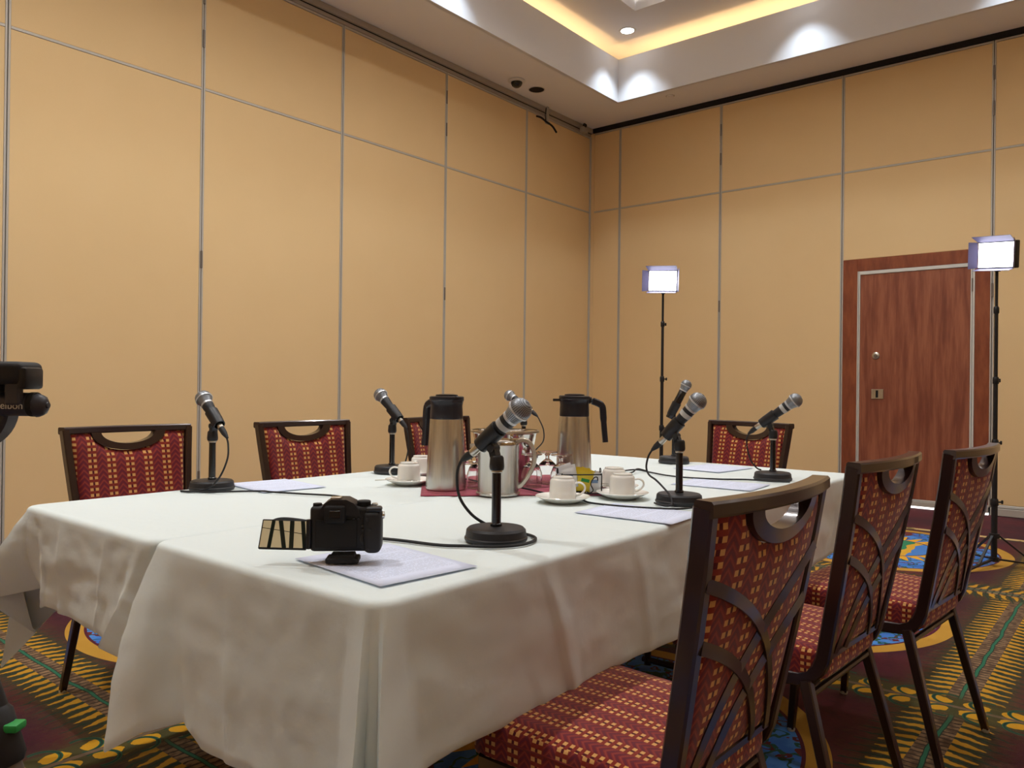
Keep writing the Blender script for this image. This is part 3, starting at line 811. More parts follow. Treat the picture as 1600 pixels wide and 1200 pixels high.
# M3 : the big one in front
microphone(-6.698,-4.251,-90,(-6.690,-4.303,1.037),(-6.706,-4.185,.940),
  ('black round based desk stand standing in front of the pitcher','dynamic microphone with the largest silver ball grille, in front of the pitcher'))
cable([(-6.7105,-4.158,.923),(-6.713,-4.150,.905),(-6.712,-4.146,.880),(-6.706,-4.150,.838),(-6.687,-4.170,.800),(-6.660,-4.195,.776),(-6.630,-4.212,zc+.004),(-6.612,-4.255,zc),(-6.630,-4.305,zc),(-6.672,-4.330,zc),(-6.722,-4.330,zc),(-6.765,-4.304,zc),(-6.795,-4.262,zc),(-6.83,-4.21,zc),(-6.85,-4.12,zc),(-6.87,-4.04,zc),(-6.86,-3.96,zc),(-6.85,-3.87,zc),(-6.875,-3.80,ZT+.012),(-6.91,-3.765,ZT+.016),(-6.935,-3.750,ZT+.006)],
  'black cable from the front microphone, running left behind the camera', r=.0034, boot=((-6.706,-4.185,.940),(-6.7105,-4.158,.923)))
# M4
microphone(-5.922,-4.287,-90,(-5.916,-4.336,1.049),(-5.930,-4.228,.928),
  ('black round based desk stand between the right cups and the nearest right chair','dynamic microphone with a white label band, behind the nearest right chair'))
cable([(-5.936,-4.204,.905),(-5.943,-4.196,.885),(-5.950,-4.194,.855),(-5.955,-4.206,.834),(-5.962,-4.232,.822),(-5.970,-4.258,.806),(-5.985,-4.290,.785),(-5.998,-4.305,zc+.006),(-6.012,-4.302,zc),(-6.018,-4.285,zc),(-6.006,-4.262,zc),(-5.99,-4.245,zc)],
  'black cable looping down from the microphone behind the nearest right chair', boot=((-5.930,-4.228,.928),(-5.936,-4.204,.905)))
cable([(-5.93,-3.44,zc+.003),(-5.985,-3.50,zc+.006),(-6.01,-3.60,zc+.006),(-6.02,-3.70,zc+.006),(-6.035,-3.79,zc+.006),(-6.066,-3.90,zc+.004),(-6.085,-3.975,zc),(-6.090,-4.06,zc),(-6.118,-4.112,zc),(-6.112,-4.20,zc),(-6.08,-4.29,zc),(-6.04,-4.350,zc),(-5.96,-4.372,zc),(-5.90,-4.378,zc),(-5.84,-4.36,zc)],
  'black cable crossing the maroon cloth and passing in front of the right cups')
# M5
microphone(-5.149,-4.268,-90,(-5.140,-4.341,1.047),(-5.158,-4.206,.945),
  ('black round based desk stand farthest right, in front of the lone end chair','dynamic microphone farthest right, pointing up toward the pass door'))
cable([(-5.162,-4.180,.921),(-5.163,-4.172,.90),(-5.165,-4.178,.86),(-5.160,-4.19,.82),(-5.155,-4.21,.795),(-5.150,-4.225,ZT+.033)],
  'short black cable hanging from the farthest right microphone', boot=((-5.158,-4.206,.945),(-5.162,-4.178,.920)))
cable([(-5.45,-3.64,zc),(-5.36,-3.72,zc),(-5.24,-3.74,zc),(-5.28,-3.83,zc),(-5.33,-3.93,zc),(-5.34,-4.02,zc),(-5.30,-4.13,zc),(-5.24,-4.21,zc),(-5.225,-4.30,zc),(-5.20,-4.35,zc)],
  'black cable running from behind the right carafe to the farthest right stand')
cable([(-5.42,-3.80,zc),(-5.36,-3.80,zc+.004),(-5.29,-3.78,zc+.01),(-5.25,-3.80,zc)],
  'short black cable end curling on the cloth behind the right cups')
# M6 : wireless
microphone(-4.828,-3.697,-60,(-4.804,-3.739,1.100),(-4.838,-3.676,.955),
  ('black round based desk stand at the far end, under the cordless microphone','slim black cordless microphone without a cable'), wireless=True, ztop=.87)
# M7
microphone(-5.12,-3.07,90,(-5.12,-2.985,1.043),(-5.12,-3.117,.973),
  ('black desk stand mostly hidden behind the ice bucket','small looking dynamic microphone just behind the big front ball grille'),sticker=False)
cable([(-5.12,-3.149,.953),(-5.12,-3.162,.935),(-5.125,-3.19,.89),(-5.14,-3.20,.84),(-5.17,-3.18,.80),(-5.20,-3.16,zc),(-5.26,-3.20,zc),(-5.34,-3.27,zc)],
  'black cable hanging behind the ice bucket from the rear microphone', boot=((-5.12,-3.117,.973),(-5.12,-3.151,.951)))

# ================================================================== TABLE SERVICE
# maroon napkin lying diagonally
mb = MB(); nn = 26; rows_=[]
c1_ = Vector((-6.34,-3.645)); ex = Vector((.408,-.408)); ey = Vector((.40,.40))
for i in range(nn+1):
    row=[]
    for j in range(nn+1):
        p = c1_+ex*(i/nn)+ey*(j/nn); e = min(i,nn-i,j,nn-j)/nn
        zz = ZT+.0012+ .0025*abs(fbm(p.x*14,p.y*14,2))*min(1,e*8)
        w__ = .005*fbm(i*.5,j*.5,9) if e==0 else 0
        row.append(Vector((p.x+w__,p.y+w__,zz)))
    rows_.append(row)
mb.grid(rows_)
o = mb.build('napkin', M['napkin'], angle=80); tag(o,'maroon cloth square laid diagonally under the pitcher and glasses','napkin')
md = o.modifiers.new('thickness','SOLIDIFY'); md.thickness=.001; md.offset=-1
ZN = ZT+.0035
def carafe(x,y,rz,label,spout_rot=0):
    t = empty('coffee_carafe',(x,y,ZN if label.startswith('r') else ZT+.0005),rz,label,'carafe','steel coffee carafes')
    MB().lathe([(0,0),(.060,0),(.0635,.004),(.0640,.012),(.0625,.05),(.0585,.13),(.0545,.20),(.0528,.226),(.0500,.228)],48).build('body', M['steel'], t)
    MB().lathe([(.0515,.226),(.0525,.230),(.0520,.25),(.0508,.268),(.0530,.282),(.0555,.286),(.0530,.290),(.045,.291)],40).build('collar', M['navy'], t)
    MB().lathe([(.0545,.2865),(.0555,.289),(.0550,.297),(.050,.299),(.036,.299),(.035,.304),(.020,.306),(0,.306)],36).build('lid', M['navy'], t)
    mb = MB(); mb.prism([(.040,-.024),(.064,-.008),(.077,0),(.064,.008),(.040,.024)],.279,.288); mb.box((.030,0,.296),(.05,.016,.008),.003,1); mb.build('spout', M['navy'], t)
    # handle
    hp = [(-.042,0,.284),(-.058,0,.283),(-.078,0,.276),(-.094,0,.268),(-.101,0,.256),(-.104,0,.22),(-.108,0,.175),(-.112,0,.135)]
    MB().sweep(spline(hp,3), [(-.012,-.007),(-.008,-.011),(.008,-.011),(.012,-.007),(.012,.007),(.008,.011),(-.008,.011),(-.012,.007)], up=(1,0,.3), scale=[1.1]*10+[1.0]*6+[.85]*6).build('handle', M['navy'], t)
    return t
carafe(-6.185,-3.600,R(-97),'left brushed steel coffee carafe with black lid, nearer the camera') 
carafe(-5.700,-3.760,R(132),'right brushed steel coffee carafe with its black handle pointing right')
# pitcher
t = empty('water_pitcher',(-6.158,-3.797,ZN),R(-50.6),'shiny steel water pitcher with a big curved handle, on the maroon cloth','pitcher')
MB().lathe([(0,.004),(.060,.004),(.066,.002),(.068,.0),(.068,.005),(.0635,.008),(.0630,.014),(.0630,.146),(.0645,.150),(.0645,.153),(.0610,.153),(.0600,.146),(.0600,.02),(0,.02)],48).build('body', M['steel'], t)
mb = MB(); mb.lathe([(0,.172),(.02,.171),(.045,.167),(.058,.160),(.060,.1535),(.058,.153)],36); mb.build('lid', M['chrome'], t)
mb = MB(); mb.box((.052,0,.166),(.030,.020,.010),.003,2); mb.box((.040,0,.178),(.010,.014,.018),.003,2); mb.build('hinge', M['chrome'], t)
mb = MB(); mb.sweep(spline([(.055,0,.160),(.075,0,.166),(.096,0,.156),(.110,0,.125),(.108,0,.090),(.092,0,.055),(.072,0,.028),(.060,0,.022)],4),
   [(-.010,-.003),(-.006,-.005),(.006,-.005),(.010,-.003),(.010,.003),(.006,.005),(-.006,.005),(-.010,.003)], up=(0,1,0)) if False else mb.sweep(spline([(.055,0,.160),(.075,0,.166),(.096,0,.156),(.110,0,.125),(.108,0,.090),(.092,0,.055),(.072,0,.028),(.060,0,.022)],4),
   [(-.0045,-.012),(.0045,-.012),(.007,-.007),(.007,.007),(.0045,.012),(-.0045,.012),(-.007,.007),(-.007,-.007)], up=(0,1,0)); mb.build('handle', M['nickel'], t)
mb = MB(); mb.prism([(-.055,-.022),(-.080,-.008),(-.088,0),(-.080,.008),(-.055,.022)],.140,.153); mb.build('spout', M['steel'], t)
# ice bucket
t = empty('ice_bucket',(-5.880,-3.590,ZN),0,'wide flared steel ice bucket behind the pitcher','bucket')
MB().lathe([(0,.003),(.070,.003),(.074,.0),(.077,.004),(.112,.166),(.118,.170),(.118,.174),(.113,.174),(.108,.166),(.074,.010),(0,.010)],48).build('body', M['chrome'], t)
MB().lathe([(.1145,.168),(.1205,.169),(.1205,.176),(.1145,.177)],48).build('rim', M['nickel'], t)
# glasses standing upside down
def glass(x,y,label):
    t = empty('goblet',(x,y,ZN),0,label,'glass','upturned footed water glasses')
    MB().lathe([(0,.076),(.010,.073),(.026,.063),(.0333,.044),(.0343,.02),(.0325,.0008),(.0335,0),(.0345,.001),(.0362,.02),(.0352,.045),(.0275,.066),(.013,.079),(.0065,.084),(.0065,.093),(.012,.099),(.0325,.1035),(.0335,.105),(.0325,.1065),(0,.106)],32).build('bowl', M['glass'], t)
    MB().lathe([(.0336,.1035),(.0352,.1045),(.0352,.1065),(.0336,.1072)],28).build('foot', M['glass'], t)
    return t
def loc_(fwd, lat): return (-7.98734+fwd*.7727+lat*.6344, -5.34909+fwd*.6344-lat*.7727)
for f_,l_,lab in ((2.59,.068,'upturned footed glass just right of the pitcher handle'),(2.68,.125,'upturned footed glass, middle one right of the pitcher'),
                  (2.575,.166,'upturned footed glass behind the sugar caddy'),(2.55,-.108,'upturned footed glass just left of the pitcher'),(2.66,-.150,'upturned footed glass between left carafe and pitcher, at the back')):
    glass(*loc_(f_,l_),lab)
# sugar caddy
cx_,cy_ = loc_(2.43,.212)
t = empty('sugar_caddy',(cx_,cy_,ZN),R(-50.6+8),'black wire caddy with scrolls holding sugar packets','caddy')
wx,wy,wh = .062,.040,.062
mb = MB()
for z in (.004,wh): mb.tube([(-wx,-wy,z),(wx,-wy,z),(wx,wy,z),(-wx,wy,z)],.0019,6,closed=True)
for sx in (-1,1):
    for sy in (-1,1): mb.tube([(sx*wx,sy*wy,.0),(sx*wx,sy*wy,wh+.004)],.0019,6)
mb.tube([(0,-wy,.004),(0,wy,.004)],.0019,6); mb.tube([(-wx,0,.004),(wx,0,.004)],.0019,6)
mb.build('wire_frame', M['matte'], t)
for sx in (-1,1):
    for k in (-1,1):
        mb = MB(); mb.tube(spline([(sx*(wx-.046),k*wy,.010),(sx*(wx-.038),k*wy,.006),(sx*(wx-.026),k*wy,.014),(sx*(wx-.034),k*wy,.034),(sx*(wx-.024),k*wy,.052),(sx*(wx-.014),k*wy,.054),(sx*(wx-.012),k*wy,.044)],4),.0017,6); mb.build('scroll', M['matte'], t)
    th_=[2*PI*i/12 for i in range(12)]
    MB().tube([(sx*(wx+.006),.008*math.cos(a),wh+.008+.008*math.sin(a)) for a in th_],.0016,6,closed=True).build('ring', M['matte'], t)
def packet(i, px, py, pz, ry, rx, m, label, group):
    e = empty('sugar_packet',(0,0,0),0,label,'sugar packet',group)
    mw = Matrix.Translation((cx_,cy_,ZN)) @ Matrix.Rotation(R(-42.6),4,'Z') @ Matrix.Translation((px,py,pz)) @ Matrix.Rotation(ry,4,'Y') @ Matrix.Rotation(rx,4,'X')
    e.matrix_world = mw
    mb = MB(); rows_=[]
    for a in range(9):
        rr=[]
        for b_ in range(7):
            u,v = a/8-.5,b_/6-.5; puff = .0034*max(0,(1-(2*u)**4))*max(0,(1-(2*v)**2))
            rr.append(Vector((u*.046, puff, v*.062)))
        rows_.append(rr)
    mb.grid(rows_)
    mb.grid([[Vector((p.x,-p.y,p.z)) for p in r_] for r_ in rows_]); mb.build('sachet', m, e, angle=60)
    mb = MB(); mb.box((0,.0036,.004),(.026,.0008,.010)); mb.box((0,-.0036,.004),(.026,.0008,.010)); mb.build('print', M['sugarb'] if m is M['sugarw'] else M['green'], e, smooth=False)
ORD = ('first','second','third','fourth','fifth','sixth','seventh')
k = 0
for i in range(7):
    packet(k,-.038+(i%2)*.004,-.030+.010*i,.050+.010*math.sin(i*2.1),R(-14+9*math.sin(i*3)),R(6*math.sin(i)),M['sugarw'],'white sugar packet, %s from the front in the left half of the wire caddy'%ORD[i],'white sugar packets in the caddy'); k+=1
for i in range(6):
    packet(k,.012+(i%2)*.004,-.028+.011*i,.040+.008*math.sin(i*1.7),R(12+10*math.sin(i*2)),R(5*math.cos(i)),M['sugary'],'yellow sweetener packet, %s from the front in the middle of the wire caddy'%ORD[i],'yellow sweetener packets in the caddy'); k+=1
for i in range(4):
    packet(k,.040,-.026+.014*i,.036,R(4*math.sin(i*2)),R(3),M['sugarw'],'white packet, %s from the front at the right end of the wire caddy'%ORD[i],'white packets at the right end of the caddy'); k+=1

# cups and saucers
def cup_set(x,y,rz,labels,saucer=True,base=ZT+.0008):
    if saucer:
        o = MB().lathe([(0,.002),(.042,.002),(.044,0),(.050,.003),(.066,.010),(.078,.016),(.0795,.0175),(.078,.0185),(.064,.0130),(.046,.0075),(.030,.0068),(0,.0068)],48).build('saucer', M['china'])
        o.location = (x,y,base); tag(o,labels[0],'saucer','white saucers')
    zb = base+(.0072 if saucer else 0)
    c_ = empty('coffee_cup',(x,y,zb),rz,labels[1],'cup','upturned white coffee cups')
    MB().lathe([(.0365,.0),(.0385,.0012),(.0392,.004),(.0385,.030),(.0368,.054),(.0345,.0585),(.0315,.0612),(.0300,.0612),(.0300,.0660),(.0280,.0665),(.0270,.0640),(.0,.0635)],44).build('body', M['china'], c_)
    MB().lathe([(.0365,.0),(.0360,.004),(.0352,.05),(.030,.056),(0,.057)],36).build('inside', M['china'], c_)
    MB().sweep(spline([(.036,0,.048),(.050,0,.050),(.061,0,.044),(.0645,0,.034),(.060,0,.024),(.049,0,.015),(.038,0,.012)],4),[(.0030*math.cos(a),.0052*math.sin(a)) for a in [2*PI*i/10 for i in range(10)]],up=(0,1,0)).build('handle', M['china'], c_)
    return c_
x_,y_ = loc_(2.265,.151); cup_set(x_,y_,R(-62),('white saucer in front of the sugar caddy','upturned white cup in front of the sugar caddy'))
x_,y_ = loc_(2.365,.338); cup_set(x_,y_,R(-52),('white saucer under the front cup of the right pair','upturned white cup, front one of the right pair'))
x_,y_ = loc_(2.535,.335); cup_set(x_,y_,R(100),('white saucer under the rear cup of the right pair','upturned white cup, rear one of the right pair'))
x_,y_ = loc_(2.63,-.343); cup_set(x_,y_,R(140),('white saucer with a spoon left of the left carafe','upturned white cup on the saucer with the spoon'))
x_,y_ = loc_(2.88,-.330); cup_set(x_,y_,R(200),('white saucer mostly hidden behind the left carafe','upturned white cup mostly hidden behind the left carafe'))
def spoon(x,y,z,rz,label,tilt=0):
    t = empty('teaspoon',(x,y,z),rz,label,'spoon','steel teaspoons'); t.rotation_euler = (0,tilt,rz)
    MB().sweep([(-.07,0,.001),(-.03,0,.0025),(.02,0,.0018),(.035,0,.001)],[(-.0032,-.0008),(.0032,-.0008),(.0032,.0008),(-.0032,.0008)],scale=[1.4,1,.7,.8]).build('stem', M['chrome'], t)
    mb = MB(); b_=bmesh.new(); bmesh.ops.create_uvsphere(b_,u_segments=16,v_segments=8,radius=1)
    for v in b_.verts: v.co = Vector((v.co.x*.019+.050, v.co.y*.0125, v.co.z*.0022+.0005))
    mb._add(b_); mb.build('bowl', M['chrome'], t)
x_,y_ = loc_(2.565,-.375); spoon(x_,y_,ZT+.0195,R(-46),'teaspoon resting across the saucer left of the left carafe')
x_,y_ = loc_(2.45,.255); spoon(x_,y_,ZT+.0195,R(-20),'teaspoon lying between the caddy and the right pair of cups')
x_,y_ = loc_(2.47,.275); spoon(x_,y_,ZT+.024,R(2),'upper teaspoon beside the right pair of cups')

# papers
def paper(x,y,rz,label,rows=1):
    mb = MB(); nn=6
    mb.grid([[Vector(((i/nn-.5)*.216,(j/nn-.5)*.279,.0003+.0006*abs(fbm(i*.6,j*.6,x)))) for j in range(nn+1)] for i in range(nn+1)])
    o = mb.build('paper_sheet', M['paper'], angle=80); o.location=(x,y,ZT+.0012); o.rotation_euler=(0,0,rz); tag(o,label,'paper','printed paper sheets')
    md = o.modifiers.new('thickness','SOLIDIFY'); md.thickness=.0003
paper(-7.005,-4.240,R(-6),'printed white sheet under the black camera')
paper(-6.165,-4.300,R(3),'printed white sheet in front of the right pair of cups')
paper(-6.503,-3.135,R(-7),'printed white sheet beside the nearest left microphone')
paper(-4.925,-3.930,R(84),'printed white sheet at the far end before the lone chair')
paper(-5.425,-4.190,R(4),'printed white sheet left of the farthest right stand')

# ================================================================== STILL CAMERA ON THE TABLE
t = empty('still_camera',(-7.064,-4.191,ZT+.0025),R(-46),'black mirrorless camera with its screen flipped out, on the near table','camera')
# local: x right, y away from the viewer, z up
def cp(n, mb, m, par=t, **k): return mb.build(n, m, par, **k)
mb = MB(); mb.box((0,0,.008),(.060,.040,.010),.002,1); mb.box((.0,.0,.0155),(.046,.036,.007),.001,1,taper=.9); plate = cp('quick_release_plate', mb, M['matte'])
mb = MB(); mb.box((0,.012,.064),(.122,.036,.084),.008,3); cp('body', mb, M['rub'])
mb = MB(); mb.box((.0545,.006,.060),(.032,.058,.078),.011,4); cp('grip', mb, M['rub'])
mb = MB(); mb.prism([(-.046,.092),(-.034,.112),(-.022,.119),(.006,.119),(.020,.112),(.030,.098),(.032,.090),(-.046,.090)],-.040,.012,m=Matrix(((1,0,0,0),(0,0,-1,0),(0,1,0,0),(0,0,0,1)))); cp('viewfinder_hump', mb, M['blk'])
mb = MB(); mb.box((-.014,-.010,.092),(.040,.014,.034),.006,3); ey_ = cp('eyecup', mb, M['matte'])
mb = MB(); mb.box((-.014,-.0175,.093),(.020,.002,.014),.001,1); mb.build('eyepiece', M['gloss'], ey_)
mb = MB(); mb.box((-.014,.006,.1205),(.020,.018,.004),.001,1); cp('hot_shoe', mb, M['nickel'])
mb = MB(); mb.lathe([(0,.0),(.0125,0),(.0130,.002),(.0130,.009),(.0115,.0105),(0,.0105)],24,c=(.036,.010,.1045)); cp('mode_dial', mb, M['matte'])
mb = MB(); mb.lathe([(0,.0),(.008,0),(.0085,.002),(.0080,.006),(0,.006)],20,c=(-.049,.008,.104)); cp('drive_dial', mb, M['matte'])
mb = MB(); mb.box((.056,-.004,.101),(.030,.030,.010),.005,3); cp('shoulder', mb, M['blk'])
mb = MB(); mb.lathe([(0,0),(.0055,0),(.006,.002),(.0045,.004),(0,.004)],16,c=(.056,.014,.1055)); cp('shutter_button', mb, M['nickel'])
mb = MB(); mb.box((-.012,-.0075,.056),(.076,.003,.052),.001,1); cp('screen_bay', mb, M['matte'])
mb = MB(); mb.lathe([(.0065,.0),(.0125,0),(.0128,.0015),(.0105,.003),(.0065,.003)],28,m=Matrix.Rotation(PI/2,4,'X')).xform(Matrix.Translation((.043,-.0065,.045)))
cp('control_dial', mb, M['blk'])
mb = MB(); mb.lathe([(0,.003),(.005,.0028),(.006,0)],18,m=Matrix.Rotation(PI/2,4,'X')).xform(Matrix.Translation((.043,-.0065,.045))); cp('set_button', mb, M['powder'])
for bx_,bz_ in ((.036,.070),(.036,.063),(.050,.066),(.036,.030),(.047,.029),(.020,.083),(.028,.083),(.046,.084)):
    mb = MB(); mb.lathe([(0,.0022),(.0026,.002),(.003,0)],12,m=Matrix.Rotation(PI/2,4,'X')).xform(Matrix.Translation((bx_,-.0062 if bx_<.04 else -.0230,bz_))); cp('button', mb, M['powder'])
mb = MB(); mb.lathe([(.004,-.002),(.0065,-.002),(.0065,.002),(.004,.002)],14,m=Matrix.Rotation(PI/2,4,'Y')).xform(Matrix.Translation((.0735,.0,.089))); cp('strap_lug', mb, M['chrome'])
mb = MB(); mb.lathe([(0,0),(.030,0),(.031,.006),(.031,.040),(.029,.046),(.024,.046),(.022,.040),(0,.036)],36,m=Matrix.Rotation(-PI/2,4,'X')).xform(Matrix.Translation((-.010,.030,.060))); cp('lens', mb, M['blk'])
# flipped screen, hinged on the left
T_ = Matrix.Translation((-.064,-.004,.026)) @ Matrix.Rotation(R(-8),4,'Z') @ Matrix.Rotation(R(-24),4,'X')
mb = MB(); mb.box((-.048,0,.027),(.090,.007,.056),.002,2); mb.xform(T_); fs = cp('flip_screen', mb, M['matte'])
dm,db = mat('painted_screen_reflection', lin(190,175,140), .12, emit=(1,1,1,1), es=0)  # reflected dark bars painted into the screen colour, with a faint glow
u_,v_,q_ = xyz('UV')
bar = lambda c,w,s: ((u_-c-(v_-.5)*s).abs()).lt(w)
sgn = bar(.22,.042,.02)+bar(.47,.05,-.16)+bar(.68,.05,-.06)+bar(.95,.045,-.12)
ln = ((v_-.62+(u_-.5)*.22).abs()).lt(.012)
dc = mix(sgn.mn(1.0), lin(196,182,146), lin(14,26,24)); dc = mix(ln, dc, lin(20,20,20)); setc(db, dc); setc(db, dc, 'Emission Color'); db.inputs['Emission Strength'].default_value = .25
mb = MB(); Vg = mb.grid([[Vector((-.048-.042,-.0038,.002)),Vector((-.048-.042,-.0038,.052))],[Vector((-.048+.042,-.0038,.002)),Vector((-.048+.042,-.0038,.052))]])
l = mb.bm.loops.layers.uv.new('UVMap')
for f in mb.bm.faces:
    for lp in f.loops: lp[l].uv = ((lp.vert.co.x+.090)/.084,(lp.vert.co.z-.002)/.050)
mb.xform(T_); mb.build('screen_face', dm, fs, smooth=False)
mb = MB(); mb.tube([(-.0625,-.005,.028),(-.0625,-.005,.082)],.0045,10); cp('screen_hinge', mb, M['blk'])

# ================================================================== LIGHT STANDS
def led_stand(x,y,face,label,label2,leg0,roll):
    t = empty('light_stand',(x,y,0),0,label,'light stand','tripod light stands')
    for r_,z0,z1 in ((.0175,.03,.40),(.0150,.39,.77),(.0130,.76,1.16),(.0110,1.15,1.60),(.0090,1.59,1.84)):
        MB().tube([(0,0,z0),(0,0,z1)],r_,14).build('pole', M['blk'], t)
    for i,z in enumerate((.40,.77,1.16,1.60)):
        k = .020-.002*i
        col_ = MB().lathe([(0,-.022),(k,-.022),(k+.002,-.018),(k+.002,.012),(k-.002,.022),(0,.022)],16,c=(0,0,z)).build('collar', M['blk'], t)
        a = YAW-PI/2+R(15*i)
        mb = MB(); d_ = Vector((math.cos(a),math.sin(a),0)); mb.tube([d_*k+Vector((0,0,z)),d_*(k+.022)+Vector((0,0,z))],.005,8)
        mb.box(d_*(k+.028)+Vector((0,0,z)),(.012,.012,.024),.004,2); mb.build('knob', M['blk'], col_)
    MB().lathe([(.018,.175),(.030,.177),(.030,.205),(.018,.208)],18).build('upper_hub', M['blk'], t)
    MB().lathe([(.0,.030),(.028,.032),(.028,.058),(.0,.060)],18).build('lower_hub', M['blk'], t)
    for k in range(3):
        a = leg0+2*PI*k/3; d_ = Vector((math.cos(a),math.sin(a),0)); sd = Vector((-d_.y,d_.x,0))
        lg = MB().sweep([d_*.025+Vector((0,0,.045)),d_*.22+Vector((0,0,.032)),d_*.50+Vector((0,0,.012))],[(-.008,-.005),(.008,-.005),(.008,.005),(-.008,.005)]).build('leg', M['blk'], t)
        MB().sweep([d_*.028+Vector((0,0,.19)),d_*.215+Vector((0,0,.035))],[(-.007,-.005),(.007,-.005),(.007,.005),(-.007,.005)]).build('brace', M['blk'], t)
        MB().lathe([(0,-.012),(.012,-.012),(.013,0),(.009,.010),(0,.012)],12,c=tuple(d_*.505+Vector((0,0,.0122)))).build('rubber_foot', M['rub'], lg)
        MB().lathe([(0,-.003),(.005,-.003),(.005,.003),(0,.003)],10,c=tuple(d_*.215+Vector((0,0,.042)))).build('rivet', M['nickel'], lg)
    # LED head
    h = empty('led_panel',(x,y,1.945),face,label2,'light','lit LED panels'); h.rotation_euler = (R(roll),R(6),face)
    # local +x = where it shines
    MB().box((-.012,0,0),(.045,.245,.170),.006,2).build('housing', M['blk'], h)
    MB().box((.0125,0,0),(.004,.225,.152),.0,1).build('lamp_face', M['led'], h, smooth=False)
    def flap(n, pts):
        mb = MB(); P_ = [Vector(p) for p in pts]; nn_ = (P_[1]-P_[0]).cross(P_[2]-P_[0]).normalized()*.002
        a = [mb.bm.verts.new(p) for p in P_]; b_ = [mb.bm.verts.new(p+nn_) for p in P_]
        mb.bm.faces.new(a); mb.bm.faces.new(b_[::-1])
        for i in range(4): mb.bm.faces.new((a[i],a[(i+1)%4],b_[(i+1)%4],b_[i]))
        mb.build(n, M['barn'], h, smooth=False)
    yw,zh,o_ = .121,.084,.060
    flap('barn_door',[(.012,-yw,zh),(.012,yw,zh),(.065,yw+.006,zh+.034),(.065,-yw-.006,zh+.034)])
    flap('barn_door',[(.012,yw,-zh+.004),(.012,yw,zh-.002),(.065,yw+.028,zh+.018),(.065,yw+.028,-zh-.004)])
    flap('barn_door',[(.012,-yw,-zh+.004),(.012,-yw,zh-.002),(.045,-yw-.040,zh+.002),(.045,-yw-.040,-zh-.0)])
    flap('barn_door',[(.012,-yw,-zh),(.012,yw,-zh),(.060,yw,-zh-.012),(.060,-yw,-zh-.012)])
    mb = MB(); mb.tube([(-.012,0,-.075),(-.012,0,-.10)],.010,12); mb.box((-.012,0,-.095),(.03,.03,.018),.004,1); mb.build('mount', M['blk'], h)
    MB().tube([(-.012,-.118,.0),(-.012,-.135,.0)],.020,16).build('dimmer_knob', M['barn'], h)
    return t
led_stand(-2.40,-2.315,R(190),'black light stand left of the pass door, by the wall corner','glowing LED light panel on the left stand', R(180), -3)
led_stand(-2.30,-4.590,R(152),'black light stand standing in front of the pass door','glowing LED light panel in front of the pass door', R(166), -6)

# ================================================================== FOREGROUND TRIPOD (left edge)
tx,ty = loc_(.95,-.701)
t = empty('camera_tripod',(tx,ty,0),YAW-PI/2,'black fluid head camera tripod cut off by the left edge','tripod')
# local x = camera right, y = away
MB().tube([(0,0,.55),(0,0,.93)],.016,16).build('centre_column', M['blk'], t)
MB().lathe([(.0,.76),(.038,.765),(.042,.79),(.034,.825),(.0,.83)],24).build('shoulder', M['blk'], t)
mb = MB(); mb.lathe([(0,.90),(.035,.90),(.038,.915),(.030,.935),(.025,1.0),(0,1.0)],24); mb.build('pan_base', M['blk'], t)
mb = MB(); mb.lathe([(0,-.014),(.047,-.014),(.050,-.010),(.050,.010),(.047,.014),(0,.014)],40,m=Matrix.Rotation(PI/2,4,'X')); mb.xform(Matrix.Translation((.050,-.006,1.056))); hb = mb.build('head_disc', M['grey'], t)
mb = MB(); mb.tube([(-.02,-.02,1.0615),(.131,-.02,1.0615)],.0140,28); mb.build('tilt_barrel', M['grey'], t)
mb = MB(); mb.tube([(.1295,-.02,1.0615),(.136,-.02,1.0615)],.0145,28); mb.build('barrel_ring', M['matte'], t); mb = MB(); mb.tube([(.028,-.02,1.0615),(.034,-.02,1.0615)],.0150,28); mb.build('barrel_ring', M['matte'], t)
mb = MB(); mb.lathe([(0,0),(.0142,0),(.0138,.004),(.0118,.009),(.0070,.0125),(.0040,.0130),(.0035,.0150),(0,.0150)],10,m=Matrix.Rotation(PI/2,4,'Y')).xform(Matrix.Translation((.135,-.02,1.0605))); mb.build('tilt_knob', M['grey'], t)
mb = MB(); mb.box((.117,-.034,1.078),(.018,.010,.034),.002,1); mb.build('neck', M['grey'], t)
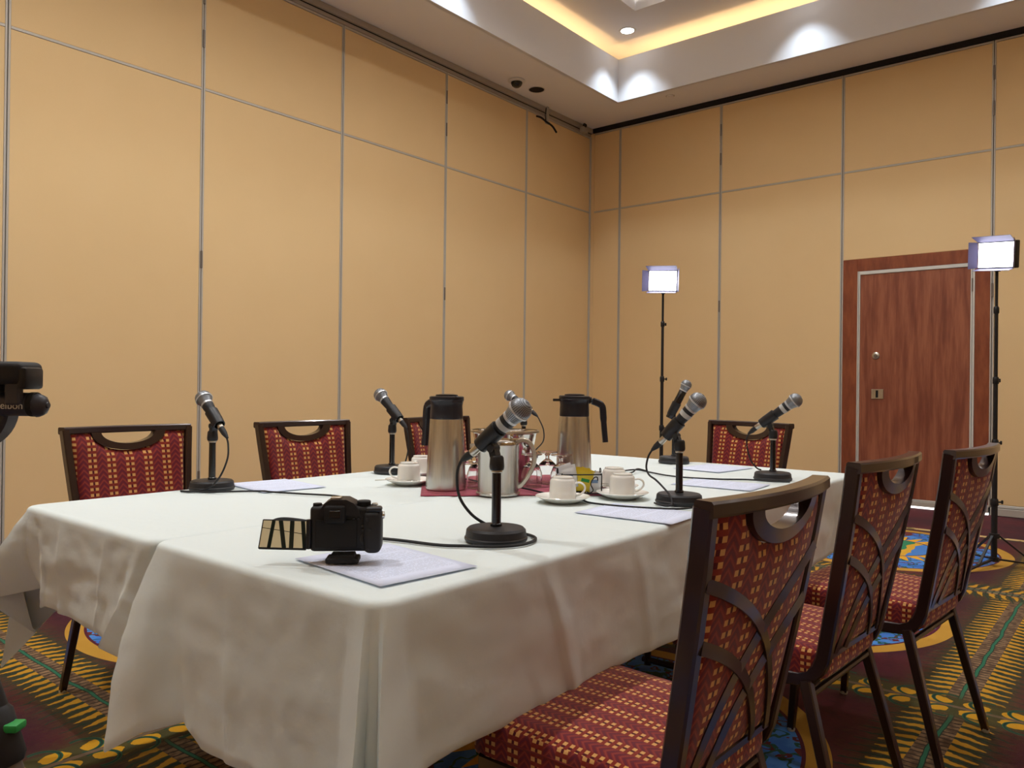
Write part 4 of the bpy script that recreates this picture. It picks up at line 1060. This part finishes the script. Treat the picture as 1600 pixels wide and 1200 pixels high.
mb = MB(); mb.box((.038,-.020,1.0985),(.184,.050,.027),.008,4); pl = mb.build('camera_platform', M['rub'], t)
mb = MB(); mb.box((.130,-.024,1.0925),(.012,.036,.026),.004,2); mb.build('clamp_lever', M['blk'], pl)
mb = MB(); mb.tube([(-.03,-.0455,1.097),(.100,-.0455,1.099)],.0012,6); mb.build('platform_seam', M['grey'], pl)
for k,a in enumerate((R(-6),R(114),R(234))):
    d_ = Vector((math.cos(a),math.sin(a),0)); A_ = d_*.034+Vector((0,0,.80)); B_ = d_*.345+Vector((0,0,.012)); mid = A_.lerp(B_,.15); ax_ = (B_-A_).normalized()
    lg = MB().tube([A_,mid],.020,14).build('leg', M['blk'], t)
    MB().tube([mid,A_.lerp(B_,.60)],.0145,14).build('middle_leg', M['legmetal'], lg)
    MB().tube([A_.lerp(B_,.58),B_],.0105,12).build('lower_leg', M['legmetal'], lg)
    MB().lathe([(0,-.012),(.016,-.010),(.014,.008),(0,.012)],14,c=tuple(B_+Vector((0,0,.003)))).build('rubber_foot', M['rub'], lg)
    lk_ = MB(); lk_.tube([mid-ax_*.012,mid-ax_*.004,mid+ax_*.050,mid+ax_*.058],.0235,16,scale=[.8,1,.95,.75]); lk_.build('leg_lock', M['rub'], lg)
    side_ = Vector((-d_.y,d_.x,0)); q_ = mid+ax_*.018+d_*.022+Vector((0,0,.010))
    MB().box(q_,(.018,.022,.010),.003,2).build('lock_lever', M['green'], lg)
def text(body, size, loc, rot, m, par, name='lettering'):
    cu = bpy.data.curves.new(name,'FONT'); cu.body = body; cu.size = size; cu.extrude = .0003; cu.align_x='CENTER'; cu.align_y='CENTER'
    o = bpy.data.objects.new(name, cu); C.objects.link(o); cu.materials.append(m); bpy.context.view_layer.update(); me = bpy.data.meshes.new_from_object(o.evaluated_get(bpy.context.evaluated_depsgraph_get())); bpy.data.objects.remove(o)
    o = bpy.data.objects.new(name, me); C.objects.link(o); o.parent = par; o.location = loc; o.rotation_euler = rot
    return o
text('velbon',.012,(.112,-.0345,1.060),(PI/2,0,0),M['white'],t)
bpy.context.view_layer.update()
